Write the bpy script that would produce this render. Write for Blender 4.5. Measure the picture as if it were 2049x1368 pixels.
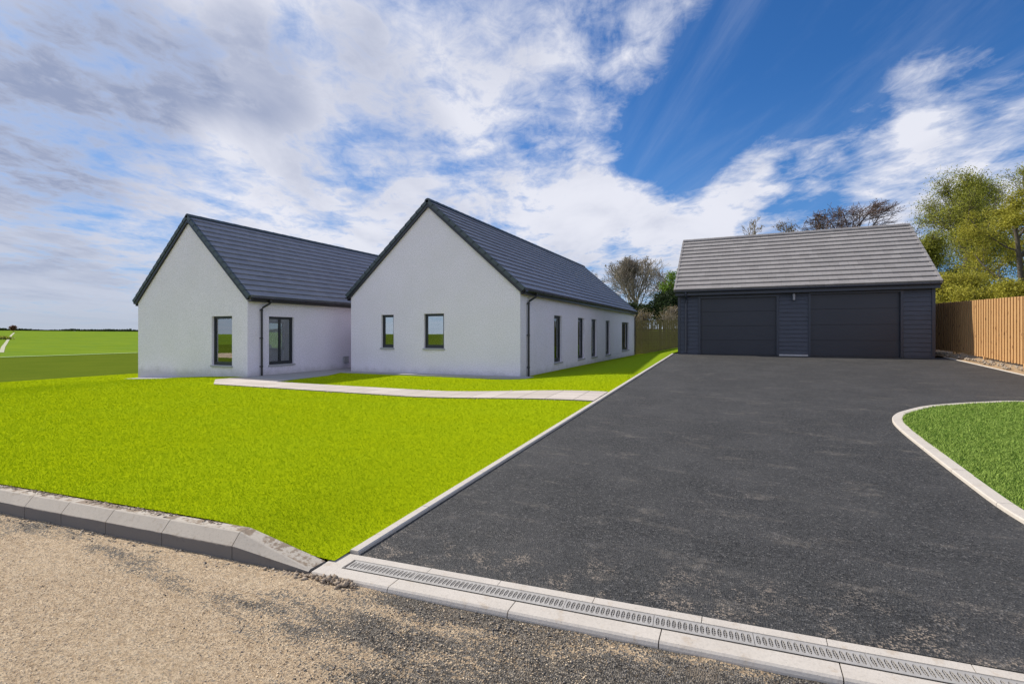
import bpy, math, random
import numpy as np
from mathutils import Vector, Matrix, noise
R = math.radians
for o in list(bpy.data.objects): bpy.data.objects.remove(o)
sc = bpy.context.scene
COL = sc.collection

# ------------------------------------------------------------------ camera
YAW = math.atan(0.459)
cd = bpy.data.cameras.new('camera'); cam = bpy.data.objects.new('camera', cd); COL.objects.link(cam)
cd.sensor_width = 36; cd.lens = 36 * 1000 / 2049
cd.shift_y = -16 / 2049; cd.clip_start = 0.05; cd.clip_end = 12000
cam.location = (0, 0, 1.6); cam.rotation_euler = (R(90), 0, YAW)
sc.camera = cam

# ------------------------------------------------------------------ sun, sky, exposure
SUN_EL = R(38.8); SUN_DIR = Vector((-0.994 * math.cos(SUN_EL), 0.105 * math.cos(SUN_EL), math.sin(SUN_EL))).normalized()
sl = bpy.data.lights.new('sun', 'SUN'); sl.energy = 5.0; sl.angle = R(0.6); sl.color = (1.0, 0.93, 0.83)
so = bpy.data.objects.new('sun', sl); COL.objects.link(so)
so.rotation_euler = SUN_DIR.to_track_quat('Z', 'Y').to_euler(); so.location = (-20, 0, 30)
sc.view_settings.view_transform = 'Standard'; sc.view_settings.look = 'None'
sc.view_settings.exposure = 0.2; sc.view_settings.gamma = 1

F = Vector((-math.sin(YAW), math.cos(YAW), 0)); RT = Vector((math.cos(YAW), math.sin(YAW), 0))
class NT:
    """small helper to write node graphs as expressions"""
    def __init__(s, tree): s.t = tree; s.n = tree.nodes; s.l = tree.links
    def put(s, sock, v):
        if isinstance(v, bpy.types.NodeSocket): s.l.new(v, sock)
        elif v is not None:
            if hasattr(sock.default_value, '__len__') and not hasattr(v, '__len__'): v = (v,) * len(sock.default_value)
            if hasattr(v, '__len__') and len(v) == 3 and len(sock.default_value) == 4: v = (*v, 1)
            sock.default_value = v
    def math(s, op, a, b=None, c=None, clamp=False):
        n = s.n.new('ShaderNodeMath'); n.operation = op; n.use_clamp = clamp
        s.put(n.inputs[0], a)
        if b is not None: s.put(n.inputs[1], b)
        if c is not None: s.put(n.inputs[2], c)
        return n.outputs[0]
    def vmath(s, op, a, b=None):
        n = s.n.new('ShaderNodeVectorMath'); n.operation = op
        s.put(n.inputs[0], a)
        if b is not None: s.put(n.inputs[1], b)
        return n.outputs['Value'] if op in ('DOT_PRODUCT', 'LENGTH') else n.outputs[0]
    def xyz(s, x, y, z):
        n = s.n.new('ShaderNodeCombineXYZ'); s.put(n.inputs[0], x); s.put(n.inputs[1], y); s.put(n.inputs[2], z); return n.outputs[0]
    def sep(s, v):
        n = s.n.new('ShaderNodeSeparateXYZ'); s.put(n.inputs[0], v); return n.outputs
    def noise(s, vec, scale=1, detail=4, rough=0.5, dist=0, out=0):
        n = s.n.new('ShaderNodeTexNoise'); s.put(n.inputs['Vector'], vec); n.inputs['Scale'].default_value = scale
        n.inputs['Detail'].default_value = detail; n.inputs['Roughness'].default_value = rough; n.inputs['Distortion'].default_value = dist
        return n.outputs[out]
    def voro(s, vec, scale=1, out=0, feature='F1'):
        n = s.n.new('ShaderNodeTexVoronoi'); n.feature = feature; s.put(n.inputs['Vector'], vec); n.inputs['Scale'].default_value = scale
        return n.outputs[out]
    def ramp(s, v, a, b, c=0.0, d=1.0, smooth=True):
        n = s.n.new('ShaderNodeMapRange'); n.interpolation_type = 'SMOOTHSTEP' if smooth else 'LINEAR'
        s.put(n.inputs[0], v)
        for i, x in enumerate((a, b, c, d)): s.put(n.inputs[i + 1], x)
        return n.outputs[0]
    def mix(s, f, a, b, mode='MIX'):
        n = s.n.new('ShaderNodeMix'); n.data_type = 'RGBA'; n.blend_type = mode
        s.put(n.inputs[0], f); s.put(n.inputs[6], a); s.put(n.inputs[7], b); return n.outputs[2]
    def mapv(s, v, loc=(0, 0, 0), rot=(0, 0, 0), scale=(1, 1, 1)):
        n = s.n.new('ShaderNodeMapping'); s.put(n.inputs[0], v)
        n.inputs[1].default_value = loc; n.inputs[2].default_value = rot; n.inputs[3].default_value = scale; return n.outputs[0]
    def bump(s, h, strength=0.5, dist=0.01, nrm=None):
        n = s.n.new('ShaderNodeBump'); n.inputs['Strength'].default_value = strength; n.inputs['Distance'].default_value = dist
        s.put(n.inputs['Height'], h)
        if nrm is not None: s.l.new(nrm, n.inputs['Normal'])
        return n.outputs[0]

w = bpy.data.worlds.new('World'); sc.world = w; w.use_nodes = True
T = NT(w.node_tree)
for n in list(T.n):
    if n.type not in ('BACKGROUND', 'OUTPUT_WORLD'): T.n.remove(n)
bg = T.n['Background']
sky = T.n.new('ShaderNodeTexSky'); sky.sky_type = 'NISHITA'; sky.sun_disc = False
sky.sun_elevation = SUN_EL; sky.sun_rotation = math.atan2(SUN_DIR.x, SUN_DIR.y); sky.air_density = 1.0; sky.dust_density = 0.6; sky.ozone_density = 2.5
tc = T.n.new('ShaderNodeTexCoord'); d = T.vmath('NORMALIZE', tc.outputs['Generated'])
X, Y, Z = T.sep(d)
a = T.vmath('DOT_PRODUCT', d, tuple(F)); b = T.vmath('DOT_PRODUCT', d, tuple(RT))
zz = T.math('ADD', T.math('MAXIMUM', Z, 0.0), 0.10)
pu = T.math('DIVIDE', b, zz); pv = T.math('DIVIDE', a, zz)           # a high flat cloud deck, gently curved down to the horizon
deck = T.xyz(pu, pv, 0)
streak = T.noise(T.xyz(T.math('MULTIPLY', pu, 1.15), T.math('MULTIPLY', pv, 0.66), 3.7), 2.0, 10, 0.62, 0.7)
puff = T.noise(T.xyz(pu, T.math('MULTIPLY', pv, 0.95), 9.1), 3.3, 10, 0.62, 0.35)
fine = T.noise(T.xyz(T.math('MULTIPLY', pu, 1.3), T.math('MULTIPLY', pv, 0.9), 1.1), 8.0, 8, 0.66, 0.6)
def dirn(px, py):
    v = F * 1.0 + RT * ((px - 1024) / 1000) + Vector((0, 0, (668 - py) / 1000)); return v.normalized()
cover = None
BL = [  # direction given by the angles it is seen under, radius (deg), weight
 (200, 230, 36, .225), (760, 200, 24, .13), (1100, 150, 14, .12), (1250, 215, 7, .08), (1130, 410, 8, .20), (1250, 400, 7, .16), (1040, 540, 13, .12), (1480, 400, 6, .10), (1600, 300, 7, .20), (1320, 500, 12, .20),
 (1850, 390, 7, .25), (2030, 335, 7, .26), (1700, 420, 7, .17), (1860, 265, 3.5, .20), (1790, 290, 3.5, .14), (1900, 160, 5, .15), (1790, 205, 5, .15), (1650, 240, 4, .12), (2020, 150, 5, .08), (1580, 320, 5, .12), (1480, 350, 5, .18), (150, 560, 22, .12), (830, 560, 16, .10), (1450, 480, 8, .12),
 (1220, 420, 6, .08), (1420, 60, 10, .14), (1680, 200, 8, .07), (1830, 180, 6, .06), (1340, 300, 7, -.30), (1450, 200, 12, -.24), (1600, 90, 20, -.16), (1980, 40, 22, -.16), (1230, 322, 4, -.16), (1640, 385, 3.2, -.16), (1225, 470, 3.0, -.16), (1560, 385, 3, -.12), (1080, 300, 5, -.08), (330, 390, 10, -.14), (700, 330, 8, -.12), (60, 350, 8, -.10),
 (1930, 225, 4, -.12), (1700, 235, 5, -.08), (490, 395, 6, -.10), (650, 480, 4, -.12), (900, 330, 5, -.06)]
for px, py, r, wt in BL:
    dt = T.vmath('DOT_PRODUCT', d, tuple(dirn(px, py)))
    q = T.ramp(dt, math.cos(R(r)), 1.0, 0.0, wt)
    cover = q if cover is None else T.math('ADD', cover, q)
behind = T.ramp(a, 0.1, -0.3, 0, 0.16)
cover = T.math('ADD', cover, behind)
nz = T.math('ADD', T.math('MULTIPLY', streak, 0.75), T.math('ADD', T.math('MULTIPLY', puff, 0.60), T.math('MULTIPLY', fine, 0.45)))
nz = T.math('SUBTRACT', nz, 0.36)
dens = T.math('ADD', nz, cover)
alpha = T.math('POWER', T.ramp(dens, 0.48, 0.82, smooth=False), 1.3)
veil = T.math('MULTIPLY', T.ramp(b, 0.25, -0.45, 0.0, 0.5), T.ramp(a, -0.2, 0.3, 0.4, 1.0))
shade = T.noise(T.xyz(T.math('MULTIPLY', pu, 0.9), T.math('MULTIPLY', pv, 0.45), 21.3), 1.5, 7, 0.55, 0.4)
greyb = None
for px, py, r, wt in [(110, 110, 13, .75), (260, 150, 8, .4), (500, 140, 7, .55), (1010, 50, 9, .25), (60, 330, 7, .4), (700, 60, 5, .2), (1200, 620, 9, .3), (60, 560, 14, .45)]:
    q = T.ramp(T.vmath('DOT_PRODUCT', d, tuple(dirn(px, py))), math.cos(R(r)), 1.0, 0.0, wt)
    greyb = q if greyb is None else T.math('ADD', greyb, q)
core = T.ramp(dens, 0.66, 0.92)
sh = T.math('ADD', T.math('MULTIPLY', T.ramp(shade, 0.42, 0.70), 0.5), greyb, clamp=True)
sh = T.math('MULTIPLY', sh, T.math('ADD', T.math('MULTIPLY', core, 0.45), 0.55))
hor = T.ramp(Z, 0.0, 0.22, 1.0, 0.0)
cloudc = T.mix(sh, (0.70, 0.715, 0.765), (0.27, 0.32, 0.45))
cloudc = T.mix(T.math('MULTIPLY', hor, 0.55), cloudc, (0.43, 0.49, 0.58))
skyc = T.mix(1.0, sky.outputs[0], (0.028, 0.066, 0.105), 'MULTIPLY')     # sky at strength about 0.1
skyc = T.mix(T.math('MULTIPLY', T.ramp(Z, 0.0, 0.45, 1.0, 0.0), 0.45), skyc, (0.19, 0.33, 0.58))
wisp = T.noise(T.xyz(T.math('MULTIPLY', pu, 1.6), T.math('MULTIPLY', pv, 0.30), 14.7), 1.5, 8, 0.62, 0.6)
skyc = T.mix(T.ramp(wisp, 0.44, 0.78, 0.0, 0.24), skyc, (0.50, 0.56, 0.68))
skyc = T.mix(veil, skyc, (0.22, 0.32, 0.52))
col = T.mix(alpha, skyc, cloudc)
col = T.mix(T.ramp(Z, 0.0, 0.07, 0.85, 0.0), col, (0.42, 0.47, 0.54))
gain = T.ramp(a, 0.0, -0.5, 1.0, 1.45)                                  # sky behind the viewer brightened, added as fill for the shaded walls
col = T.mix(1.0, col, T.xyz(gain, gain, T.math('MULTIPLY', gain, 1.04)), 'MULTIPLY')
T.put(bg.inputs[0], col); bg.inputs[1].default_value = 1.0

# ------------------------------------------------------------------ materials
MATS = {}
def mat(name, color=(0.5, 0.5, 0.5), rough=0.8, fn=None, metal=0, spec=0.5):
    m = bpy.data.materials.new(name); m.use_nodes = True; t = NT(m.node_tree); p = t.n['Principled BSDF']
    p.inputs['Base Color'].default_value = (*color, 1); p.inputs['Roughness'].default_value = rough
    p.inputs['Metallic'].default_value = metal; p.inputs['Specular IOR Level'].default_value = spec
    g = t.n.new('ShaderNodeNewGeometry'); t.P = g.outputs['Position']; t.g = g; t.p = p
    if fn: fn(t, p)
    MATS[name] = m; return m
def setc(t, c): t.put(t.p.inputs['Base Color'], c)
def setn(t, n): t.put(t.p.inputs['Normal'], n)

def f_render(t, p):
    n = t.noise(t.P, 26, 6, 0.78); n2 = t.noise(t.P, 110, 2, 0.6); big = t.noise(t.P, 0.9, 4, 0.6)
    c = t.mix(t.ramp(n, 0.38, 0.60), (0.70, 0.655, 0.735), (0.905, 0.845, 0.94))
    c = t.mix(t.ramp(big, 0.35, 0.7, 0, 0.3), c, (0.72, 0.68, 0.72))
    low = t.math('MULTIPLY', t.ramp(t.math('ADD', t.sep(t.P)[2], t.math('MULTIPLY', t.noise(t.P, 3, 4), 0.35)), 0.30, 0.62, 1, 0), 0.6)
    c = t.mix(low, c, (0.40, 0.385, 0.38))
    setc(t, c); setn(t, t.bump(t.math('ADD', n, t.math('MULTIPLY', n2, 0.5)), 0.8, 0.03))
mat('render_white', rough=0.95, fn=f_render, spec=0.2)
def tile_fn(c0, c1, axis):
    def f(t, p):
        x, y, z = t.sep(t.P)
        along = y if axis == 'y' else x
        row = t.math('FLOOR', t.math('MULTIPLY', z, 4.35))
        q = t.math('ADD', t.math('MULTIPLY', along, 3.3), t.math('MULTIPLY', row, 0.5))
        fr = t.math('FRACT', q); jt = t.math('LESS_THAN', fr, 0.045)
        wn = t.n.new('ShaderNodeTexWhiteNoise'); wn.noise_dimensions = '2D'
        t.put(wn.inputs['Vector'], t.xyz(t.math('FLOOR', q), row, 0))
        n = t.noise(t.P, 30, 4, 0.6); n2 = t.noise(t.P, 1.3, 3, 0.6)
        v = t.math('ADD', t.math('MULTIPLY', wn.outputs[0], 0.5), t.math('MULTIPLY', n2, 0.5))
        c = t.mix(v, c0, c1)
        c = t.mix(t.ramp(n, 0.4, 0.7, 0, 0.35), c, tuple(k * 0.7 for k in c0))
        c = t.mix(t.math('MULTIPLY', jt, 0.22), c, tuple(k * 0.35 for k in c0))
        setc(t, c); setn(t, t.bump(t.math('SUBTRACT', t.math('MULTIPLY', n, 0.3), jt), 0.5, 0.006))
    return f
mat('tile_slate', rough=0.55, fn=tile_fn((0.185, 0.19, 0.22), (0.27, 0.27, 0.30), 'y'))
mat('tile_grey', rough=0.8, fn=tile_fn((0.21, 0.195, 0.185), (0.30, 0.28, 0.265), 'x'))
mat('verge_grey', rough=0.5, fn=lambda t, p: setc(t, t.mix(t.noise(t.P, 20, 3), (0.04, 0.053, 0.062), (0.062, 0.078, 0.088))))
mat('black_plastic', (0.012, 0.012, 0.015), 0.35, lambda t, p: setc(t, t.mix(t.noise(t.P, 12, 3), (0.009, 0.009, 0.012), (0.018, 0.018, 0.022))))
mat('gutter_blue', rough=0.4, fn=lambda t, p: setc(t, t.mix(t.noise(t.P, 12, 3), (0.018, 0.023, 0.036), (0.028, 0.034, 0.05))))
mat('frame_dark', rough=0.4, fn=lambda t, p: setc(t, t.mix(t.noise(t.P, 15, 2), (0.013, 0.016, 0.021), (0.022, 0.026, 0.032))))
def f_conc(c0, c1, stain=(0.33, 0.27, 0.2), amt=0.4):
    def f(t, p):
        n = t.noise(t.P, 60, 5, 0.7); n2 = t.noise(t.P, 3.0, 6, 0.65); pit = t.voro(t.P, 38); n3 = t.noise(t.P, 9, 5, 0.7)
        c = t.mix(n2, c0, c1); c = t.mix(t.ramp(n, 0.45, 0.75, 0, 0.4), c, tuple(k * 0.72 for k in c0))
        c = t.mix(t.ramp(n3, 0.55, 0.72, 0, amt), c, stain)
        c = t.mix(t.ramp(pit, 0.05, 0.09, 0.7, 0), c, (0.12, 0.11, 0.1))
        setc(t, c); setn(t, t.bump(t.math('ADD', n, t.ramp(pit, 0.03, 0.09)), 0.4, 0.004))
    return f
mat('concrete_light', rough=0.9, fn=f_conc((0.43, 0.385, 0.325), (0.58, 0.53, 0.46), (0.38, 0.30, 0.21), 0.6))
mat('concrete_kerb', rough=0.9, fn=f_conc((0.30, 0.29, 0.265), (0.42, 0.40, 0.365), (0.24, 0.2, 0.15), 0.5))
def f_kerbface(t, p):
    f_conc((0.36, 0.315, 0.255), (0.50, 0.445, 0.36), (0.26, 0.20, 0.135), 0.75)(t, p)
    z = t.sep(t.P)[2]
    c0 = p.inputs['Base Color'].links[0].from_socket
    face_shade = t.ramp(t.math('ADD', z, t.math('MULTIPLY', t.math('SUBTRACT', t.noise(t.P, 6, 5, 0.6), 0.5), 0.035)), 0.078, 0.087, 0.85, 0)  # shade of the upright lower kerb face, painted into its colour
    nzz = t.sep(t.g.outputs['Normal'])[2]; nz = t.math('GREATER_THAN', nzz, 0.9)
    c = t.mix(t.math('MULTIPLY', face_shade, t.math('LESS_THAN', nzz, 0.3)), c0, (0.10, 0.094, 0.09))
    soil = t.math('MULTIPLY', nz, t.ramp(t.noise(t.P, 7, 7, 0.72), 0.46, 0.54, 0, 0.85))
    setc(t, t.mix(soil, c, t.mix(t.noise(t.P, 40, 4), (0.09, 0.06, 0.035), (0.27, 0.19, 0.12))))
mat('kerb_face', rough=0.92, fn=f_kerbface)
def f_sill(t, p): f_conc((0.30, 0.30, 0.31), (0.38, 0.38, 0.39), (0.3, 0.3, 0.3), 0.2)(t, p)
mat('sill_stone', rough=0.85, fn=f_sill)
mat('patio_grey', rough=0.9, fn=f_conc((0.27, 0.265, 0.26), (0.36, 0.35, 0.34), (0.22, 0.2, 0.18), 0.4))
def f_paving(t, p):
    x, y, z = t.sep(t.P)
    fx = t.math('FRACT', t.math('MULTIPLY', x, 1.67)); fy = t.math('FRACT', t.math('MULTIPLY', t.math('SUBTRACT', y, 9.35), 1.667))
    j = t.math('MAXIMUM', t.math('LESS_THAN', fx, 0.03), t.math('LESS_THAN', fy, 0.03))
    wn = t.n.new('ShaderNodeTexWhiteNoise'); wn.noise_dimensions = '2D'
    t.put(wn.inputs['Vector'], t.xyz(t.math('FLOOR', t.math('MULTIPLY', x, 1.67)), t.math('FLOOR', t.math('MULTIPLY', y, 1.667)), 0))
    n = t.noise(t.P, 25, 5, 0.6)
    c = t.mix(wn.outputs[0], (0.43, 0.37, 0.31), (0.54, 0.475, 0.41)); c = t.mix(t.ramp(n, 0.4, 0.7, 0, 0.4), c, (0.40, 0.35, 0.30))
    c = t.mix(t.math('MULTIPLY', j, 0.85), c, (0.14, 0.12, 0.10)); setc(t, c); setn(t, t.bump(n, 0.3, 0.004))
mat('paving', rough=0.9, fn=f_paving)
def f_asphalt(t, p):
    v = t.voro(t.P, 95, 1); s = t.sep(v)[0]; vd = t.voro(t.P, 95, 0); n = t.noise(t.P, 1.1, 6, 0.62); n2 = t.noise(t.P, 14, 4, 0.7)
    n3 = t.noise(t.mapv(t.P, rot=(0, 0, 0.4), scale=(1.0, 2.6, 1)), 1.7, 6, 0.68)
    c = t.mix(s, (0.010, 0.010, 0.0096), (0.066, 0.065, 0.062))
    c = t.mix(t.ramp(n, 0.38, 0.68, 0, 0.45), c, (0.068, 0.066, 0.063))
    c = t.mix(t.ramp(n2, 0.55, 0.75, 0, 0.5), c, (0.014, 0.014, 0.0145))
    dusty = t.math('MULTIPLY', t.ramp(n3, 0.53, 0.70, 0, 1), t.ramp(n2, 0.38, 0.62, 0.1, 0.75))
    c = t.mix(t.math('MULTIPLY', dusty, 0.55), c, (0.20, 0.175, 0.145))
    x, y, z = t.sep(t.P)                                      # sand trodden along the gutter edge
    edge = t.ramp(t.math('SUBTRACT', y, t.math('ADD', t.math('MULTIPLY', x, 0.086), 3.0)), 0.0, 0.8, 1, 0)
    edge = t.math('MULTIPLY', edge, t.ramp(t.noise(t.P, 4, 6, 0.7), 0.47, 0.65, 0, 1))
    spk = t.ramp(s, 0.55, 0.8, 0, 0.7)
    c = t.mix(t.math('MULTIPLY', edge, spk), c, (0.34, 0.27, 0.2))
    c = t.mix(t.ramp(s, 0.93, 0.97, 0, 0.28), c, (0.26, 0.24, 0.22))
    setc(t, c); setn(t, t.bump(t.math('ADD', vd, t.math('MULTIPLY', n2, 1.2)), 1.0, 0.006))
mat('asphalt', rough=0.82, fn=f_asphalt, spec=0.35)
def f_road(t, p):
    x, y, z = t.sep(t.P)
    s = t.sep(t.voro(t.P, 105, 1))[0]; vd = t.voro(t.P, 105, 0); fine = t.noise(t.P, 75, 6, 0.75)
    st = t.noise(t.mapv(t.P, rot=(0, 0, 0.0), scale=(0.55, 1.7, 1)), 1.8, 7, 0.68)
    lump = t.noise(t.mapv(t.P, rot=(0, 0, 0.7), scale=(1, 2.2, 1)), 17, 6, 0.72); grain = t.noise(t.mapv(t.P, rot=(0, 0, 0.7), scale=(1, 1.8, 1)), 48, 4, 0.7)
    sand = t.mix(t.ramp(lump, 0.34, 0.66), (0.62, 0.455, 0.28), (0.84, 0.66, 0.44))
    sand = t.mix(t.ramp(grain, 0.48, 0.62, 0, 0.75), sand, (0.40, 0.285, 0.18))
    sand = t.mix(t.ramp(s, 0.86, 0.92, 0, 0.5), sand, (0.24, 0.22, 0.20))
    gravel = t.mix(t.math('POWER', s, 1.4), (0.045, 0.042, 0.039), (0.42, 0.37, 0.30))
    gm = t.math('ADD', t.ramp(t.math('ADD', x, t.math('MULTIPLY', y, 0.55)), -1.75, -0.15, -0.15, 0.17, True), st)
    gm = t.math('SUBTRACT', gm, t.ramp(t.math('ADD', x, t.math('MULTIPLY', y, -0.1)), 0.3, 1.6, 0.0, 0.055))
    # wheel tracks where the sand is worn off
    tr = t.math('ABSOLUTE', t.math('ADD', t.math('SUBTRACT', y, 1.80), t.math('ADD', t.math('MULTIPLY', x, 0.04), t.math('MULTIPLY', st, -0.25))))
    gm = t.math('ADD', gm, t.math('MULTIPLY', t.ramp(tr, 0.02, 0.34, 0.15, 0), t.ramp(x, -1.5, -3.0, 0, 1)))
    gm = t.math('ADD', gm, t.math('MULTIPLY', t.math('SUBTRACT', lump, 0.5), 0.16))
    g = t.ramp(gm, 0.45, 0.66, 0, 1, False)
    fin = t.ramp(t.math('ADD', g, t.math('MULTIPLY', t.math('SUBTRACT', s, 0.5), 0.9)), 0.42, 0.62)
    c = t.mix(fin, sand, gravel)
    c = t.mix(t.math('MULTIPLY', t.ramp(t.noise(t.P, 2.6, 5, 0.7), 0.5, 0.66, 0, 0.45), fin), c, (0.36, 0.29, 0.21))
    setc(t, c)
    h = t.math('ADD', t.math('MULTIPLY', vd, t.math('ADD', t.math('MULTIPLY', fin, 1.5), 0.35)), t.math('ADD', t.math('MULTIPLY', lump, 2.2), t.math('ADD', t.math('MULTIPLY', grain, 1.5), t.math('MULTIPLY', fine, 0.7))))
    setn(t, t.bump(h, 1.0, 0.02))
mat('road_sand', rough=0.95, fn=f_road, spec=0.2)
def f_lawn(c0, c1, c2, sc1=70):
    def f(t, p):
        n = t.noise(t.P, sc1, 4, 0.7); n2 = t.noise(t.P, 0.8, 5, 0.6); v = t.voro(t.P, sc1 * 1.3)
        c = t.mix(t.ramp(n, 0.35, 0.68), c0, c1); c = t.mix(t.ramp(n2, 0.35, 0.7, 0, 0.35), c, c2); X_, Y_, Z_ = t.sep(t.P)
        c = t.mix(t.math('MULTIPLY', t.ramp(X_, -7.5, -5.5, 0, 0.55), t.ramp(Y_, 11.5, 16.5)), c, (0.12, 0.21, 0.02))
        setc(t, c); setn(t, t.bump(t.math('ADD', n, t.math('MULTIPLY', v, 0.5)), 0.5, 0.012))
        t.put(p.inputs['Specular IOR Level'], 0.0)
    return f
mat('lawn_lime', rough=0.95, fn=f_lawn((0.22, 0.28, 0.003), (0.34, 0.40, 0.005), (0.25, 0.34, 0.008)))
mat('blade_lime', rough=0.7, fn=lambda t, p: (setc(t, t.mix(t.sep(t.voro(t.P, 260, 1))[0], (0.31, 0.405, 0.005), (0.48, 0.58, 0.008))), t.put(p.inputs['Specular IOR Level'], 0.02)))
mat('lawn_green', rough=0.95, fn=f_lawn((0.045, 0.10, 0.012), (0.12, 0.215, 0.03), (0.085, 0.17, 0.02), 45))
mat('blade_green', rough=0.7, fn=lambda t, p: (setc(t, t.mix(t.sep(t.voro(t.P, 130, 1))[0], (0.10, 0.17, 0.02), (0.33, 0.44, 0.085))), t.put(p.inputs['Specular IOR Level'], 0.2)))
def f_ground(t, p):
    x, y, z = t.sep(t.P)
    n = t.noise(t.P, 0.35, 6, 0.6); n2 = t.noise(t.mapv(t.P, rot=(0, 0, 0.3), scale=(1, 4, 1)), 0.06, 6, 0.6); f = t.noise(t.P, 9, 5, 0.7)
    near = t.mix(n, (0.075, 0.115, 0.011), (0.135, 0.165, 0.017))
    near = t.mix(t.ramp(f, 0.4, 0.7, 0, 0.5), near, (0.08, 0.12, 0.016))
    field = t.mix(n2, (0.10, 0.175, 0.014), (0.22, 0.29, 0.03)); field = t.mix(t.ramp(n, 0.45, 0.65, 0, 0.3), field, (0.09, 0.185, 0.045))
    far = t.math('ADD', t.math('MULTIPLY', x, -0.91), t.math('MULTIPLY', y, 0.42))
    r = t.vmath('LENGTH', t.P)
    rd = t.math('ADD', t.vmath('DOT_PRODUCT', t.P, tuple(F)), t.math('MULTIPLY', t.vmath('DOT_PRODUCT', t.P, tuple(RT)), -2.08))
    rd = t.math('ADD', rd, t.math('MULTIPLY', t.math('SUBTRACT', t.noise(t.P, 0.12, 4), 0.5), 5.0))
    c = t.mix(t.ramp(rd, 153.0, 155.0), near, field)
    soil = t.mix(f, (0.16, 0.105, 0.065), (0.30, 0.215, 0.145))
    back = t.math('MULTIPLY', t.ramp(y, -2.0, -3.5, 0, 1), t.ramp(t.math('ADD', r, t.math('MULTIPLY', n, 12)), 240, 180, 0, 1))
    back = t.math('MULTIPLY', back, t.ramp(t.math('ADD', x, t.math('MULTIPLY', n, 3)), -26, -23))
    back = t.math('MAXIMUM', back, t.math('MULTIPLY', t.math('GREATER_THAN', x, 5.0), t.math('LESS_THAN', x, 7.6)))
    c = t.mix(back, c, soil)
    setc(t, c); setn(t, t.bump(f, 0.6, 0.05)); t.put(p.inputs['Specular IOR Level'], 0.0)
mat('ground_mix', rough=0.95, fn=f_ground, spec=0.15)
def f_soil(t, p):
    f = t.noise(t.P, 18, 6, 0.7); n = t.noise(t.P, 4, 4, 0.6)
    setc(t, t.mix(f, (0.24, 0.165, 0.095), t.mix(n, (0.50, 0.36, 0.21), (0.40, 0.30, 0.19)))); setn(t, t.bump(f, 1.0, 0.03))
mat('soil', rough=0.95, fn=f_soil, spec=0.2)
mat('stone_chip', rough=0.9, fn=lambda t, p: setc(t, t.mix(t.sep(t.voro(t.P, 70, 1))[0], (0.10, 0.09, 0.08), (0.46, 0.38, 0.28))))
mat('sand_chip', rough=.95, fn=lambda t, p: setc(t, t.mix(t.sep(t.voro(t.P, 90, 1))[0], (0.46, 0.34, 0.21), (0.84, 0.68, 0.47))))
mat('stone_dark', rough=0.9, fn=lambda t, p: setc(t, t.mix(t.sep(t.voro(t.P, 90, 1))[0], (0.04, 0.04, 0.042), (0.30, 0.27, 0.235))))
mat('clod', rough=0.95, fn=lambda t, p: (setc(t, t.mix(t.noise(t.P, 30, 4), (0.17, 0.125, 0.085), (0.44, 0.35, 0.25))), setn(t, t.bump(t.noise(t.P, 60, 4), 0.8, 0.01))))
def f_clad(t, p):
    n = t.noise(t.mapv(t.P, scale=(0.9, 0.9, 14)), 4, 6, 0.65); k = t.voro(t.mapv(t.P, scale=(1.3, 1, 5)), 1.6)
    c = t.mix(n, (0.003, 0.005, 0.011), (0.072, 0.084, 0.115)); c = t.mix(t.ramp(k, 0.05, 0.10, 0.6, 0), c, (0.01, 0.012, 0.02))
    setc(t, c); setn(t, t.bump(n, 0.7, 0.006))
mat('cladding', rough=0.6, fn=f_clad)
mat('door_grey', rough=0.42, fn=lambda t, p: (setc(t, t.mix(t.noise(t.P, 1.2, 3), (0.013, 0.016, 0.025), (0.021, 0.024, 0.034))), setn(t, t.bump(t.noise(t.P, 180, 2), 0.12, 0.002))))
mat('galvanised', rough=0.45, metal=0.25, fn=lambda t, p: setc(t, t.mix(t.noise(t.P, 22, 5, 0.7), (0.34, 0.31, 0.265), (0.56, 0.53, 0.475))))
mat('drain_dark', (0.015, 0.014, 0.013), 0.9, lambda t, p: setc(t, t.mix(t.noise(t.P, 30, 3), (0.01, 0.01, 0.01), (0.05, 0.043, 0.035))))
mat('lamp_white', rough=0.3, fn=lambda t, p: setc(t, t.mix(t.noise(t.P, 30, 2), (0.22, 0.22, 0.23), (0.3, 0.3, 0.31))))
mat('white_board', rough=0.5, fn=lambda t, p: setc(t, t.mix(t.noise(t.P, 9, 4), (0.34, 0.34, 0.35), (0.45, 0.45, 0.46))))
def f_wood(c0, c1, knot):
    def f(t, p):
        y = t.math('ADD', t.sep(t.P)[1], t.sep(t.P)[0])
        wn = t.n.new('ShaderNodeTexWhiteNoise'); wn.noise_dimensions = '1D'; t.put(wn.inputs['W'], t.math('FLOOR', t.math('MULTIPLY', y, 10.0)))
        off = t.xyz(t.math('MULTIPLY', wn.outputs[0], 30), 0, t.math('MULTIPLY', wn.outputs[0], 17))
        q = t.vmath('ADD', t.P, off)
        n = t.noise(t.mapv(q, scale=(9, 9, 0.8)), 3, 6, 0.65, 0.4); k = t.voro(t.mapv(q, scale=(1, 1, 0.4)), 7.0)
        c = t.mix(n, c0, c1); c = t.mix(t.math('MULTIPLY', wn.outputs[0], 0.4), c, tuple(v * 0.62 for v in c1))
        c = t.mix(t.ramp(k, 0.09, 0.18, 0.85, 0), c, knot)
        setc(t, c); setn(t, t.bump(n, 0.4, 0.004))
    return f
mat('fence_new', rough=0.8, fn=f_wood((0.27, 0.125, 0.042), (0.66, 0.40, 0.165), (0.13, 0.045, 0.014)))
mat('fence_old', rough=0.9, fn=f_wood((0.10, 0.08, 0.03), (0.25, 0.205, 0.08), (0.05, 0.04, 0.02)))
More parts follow.
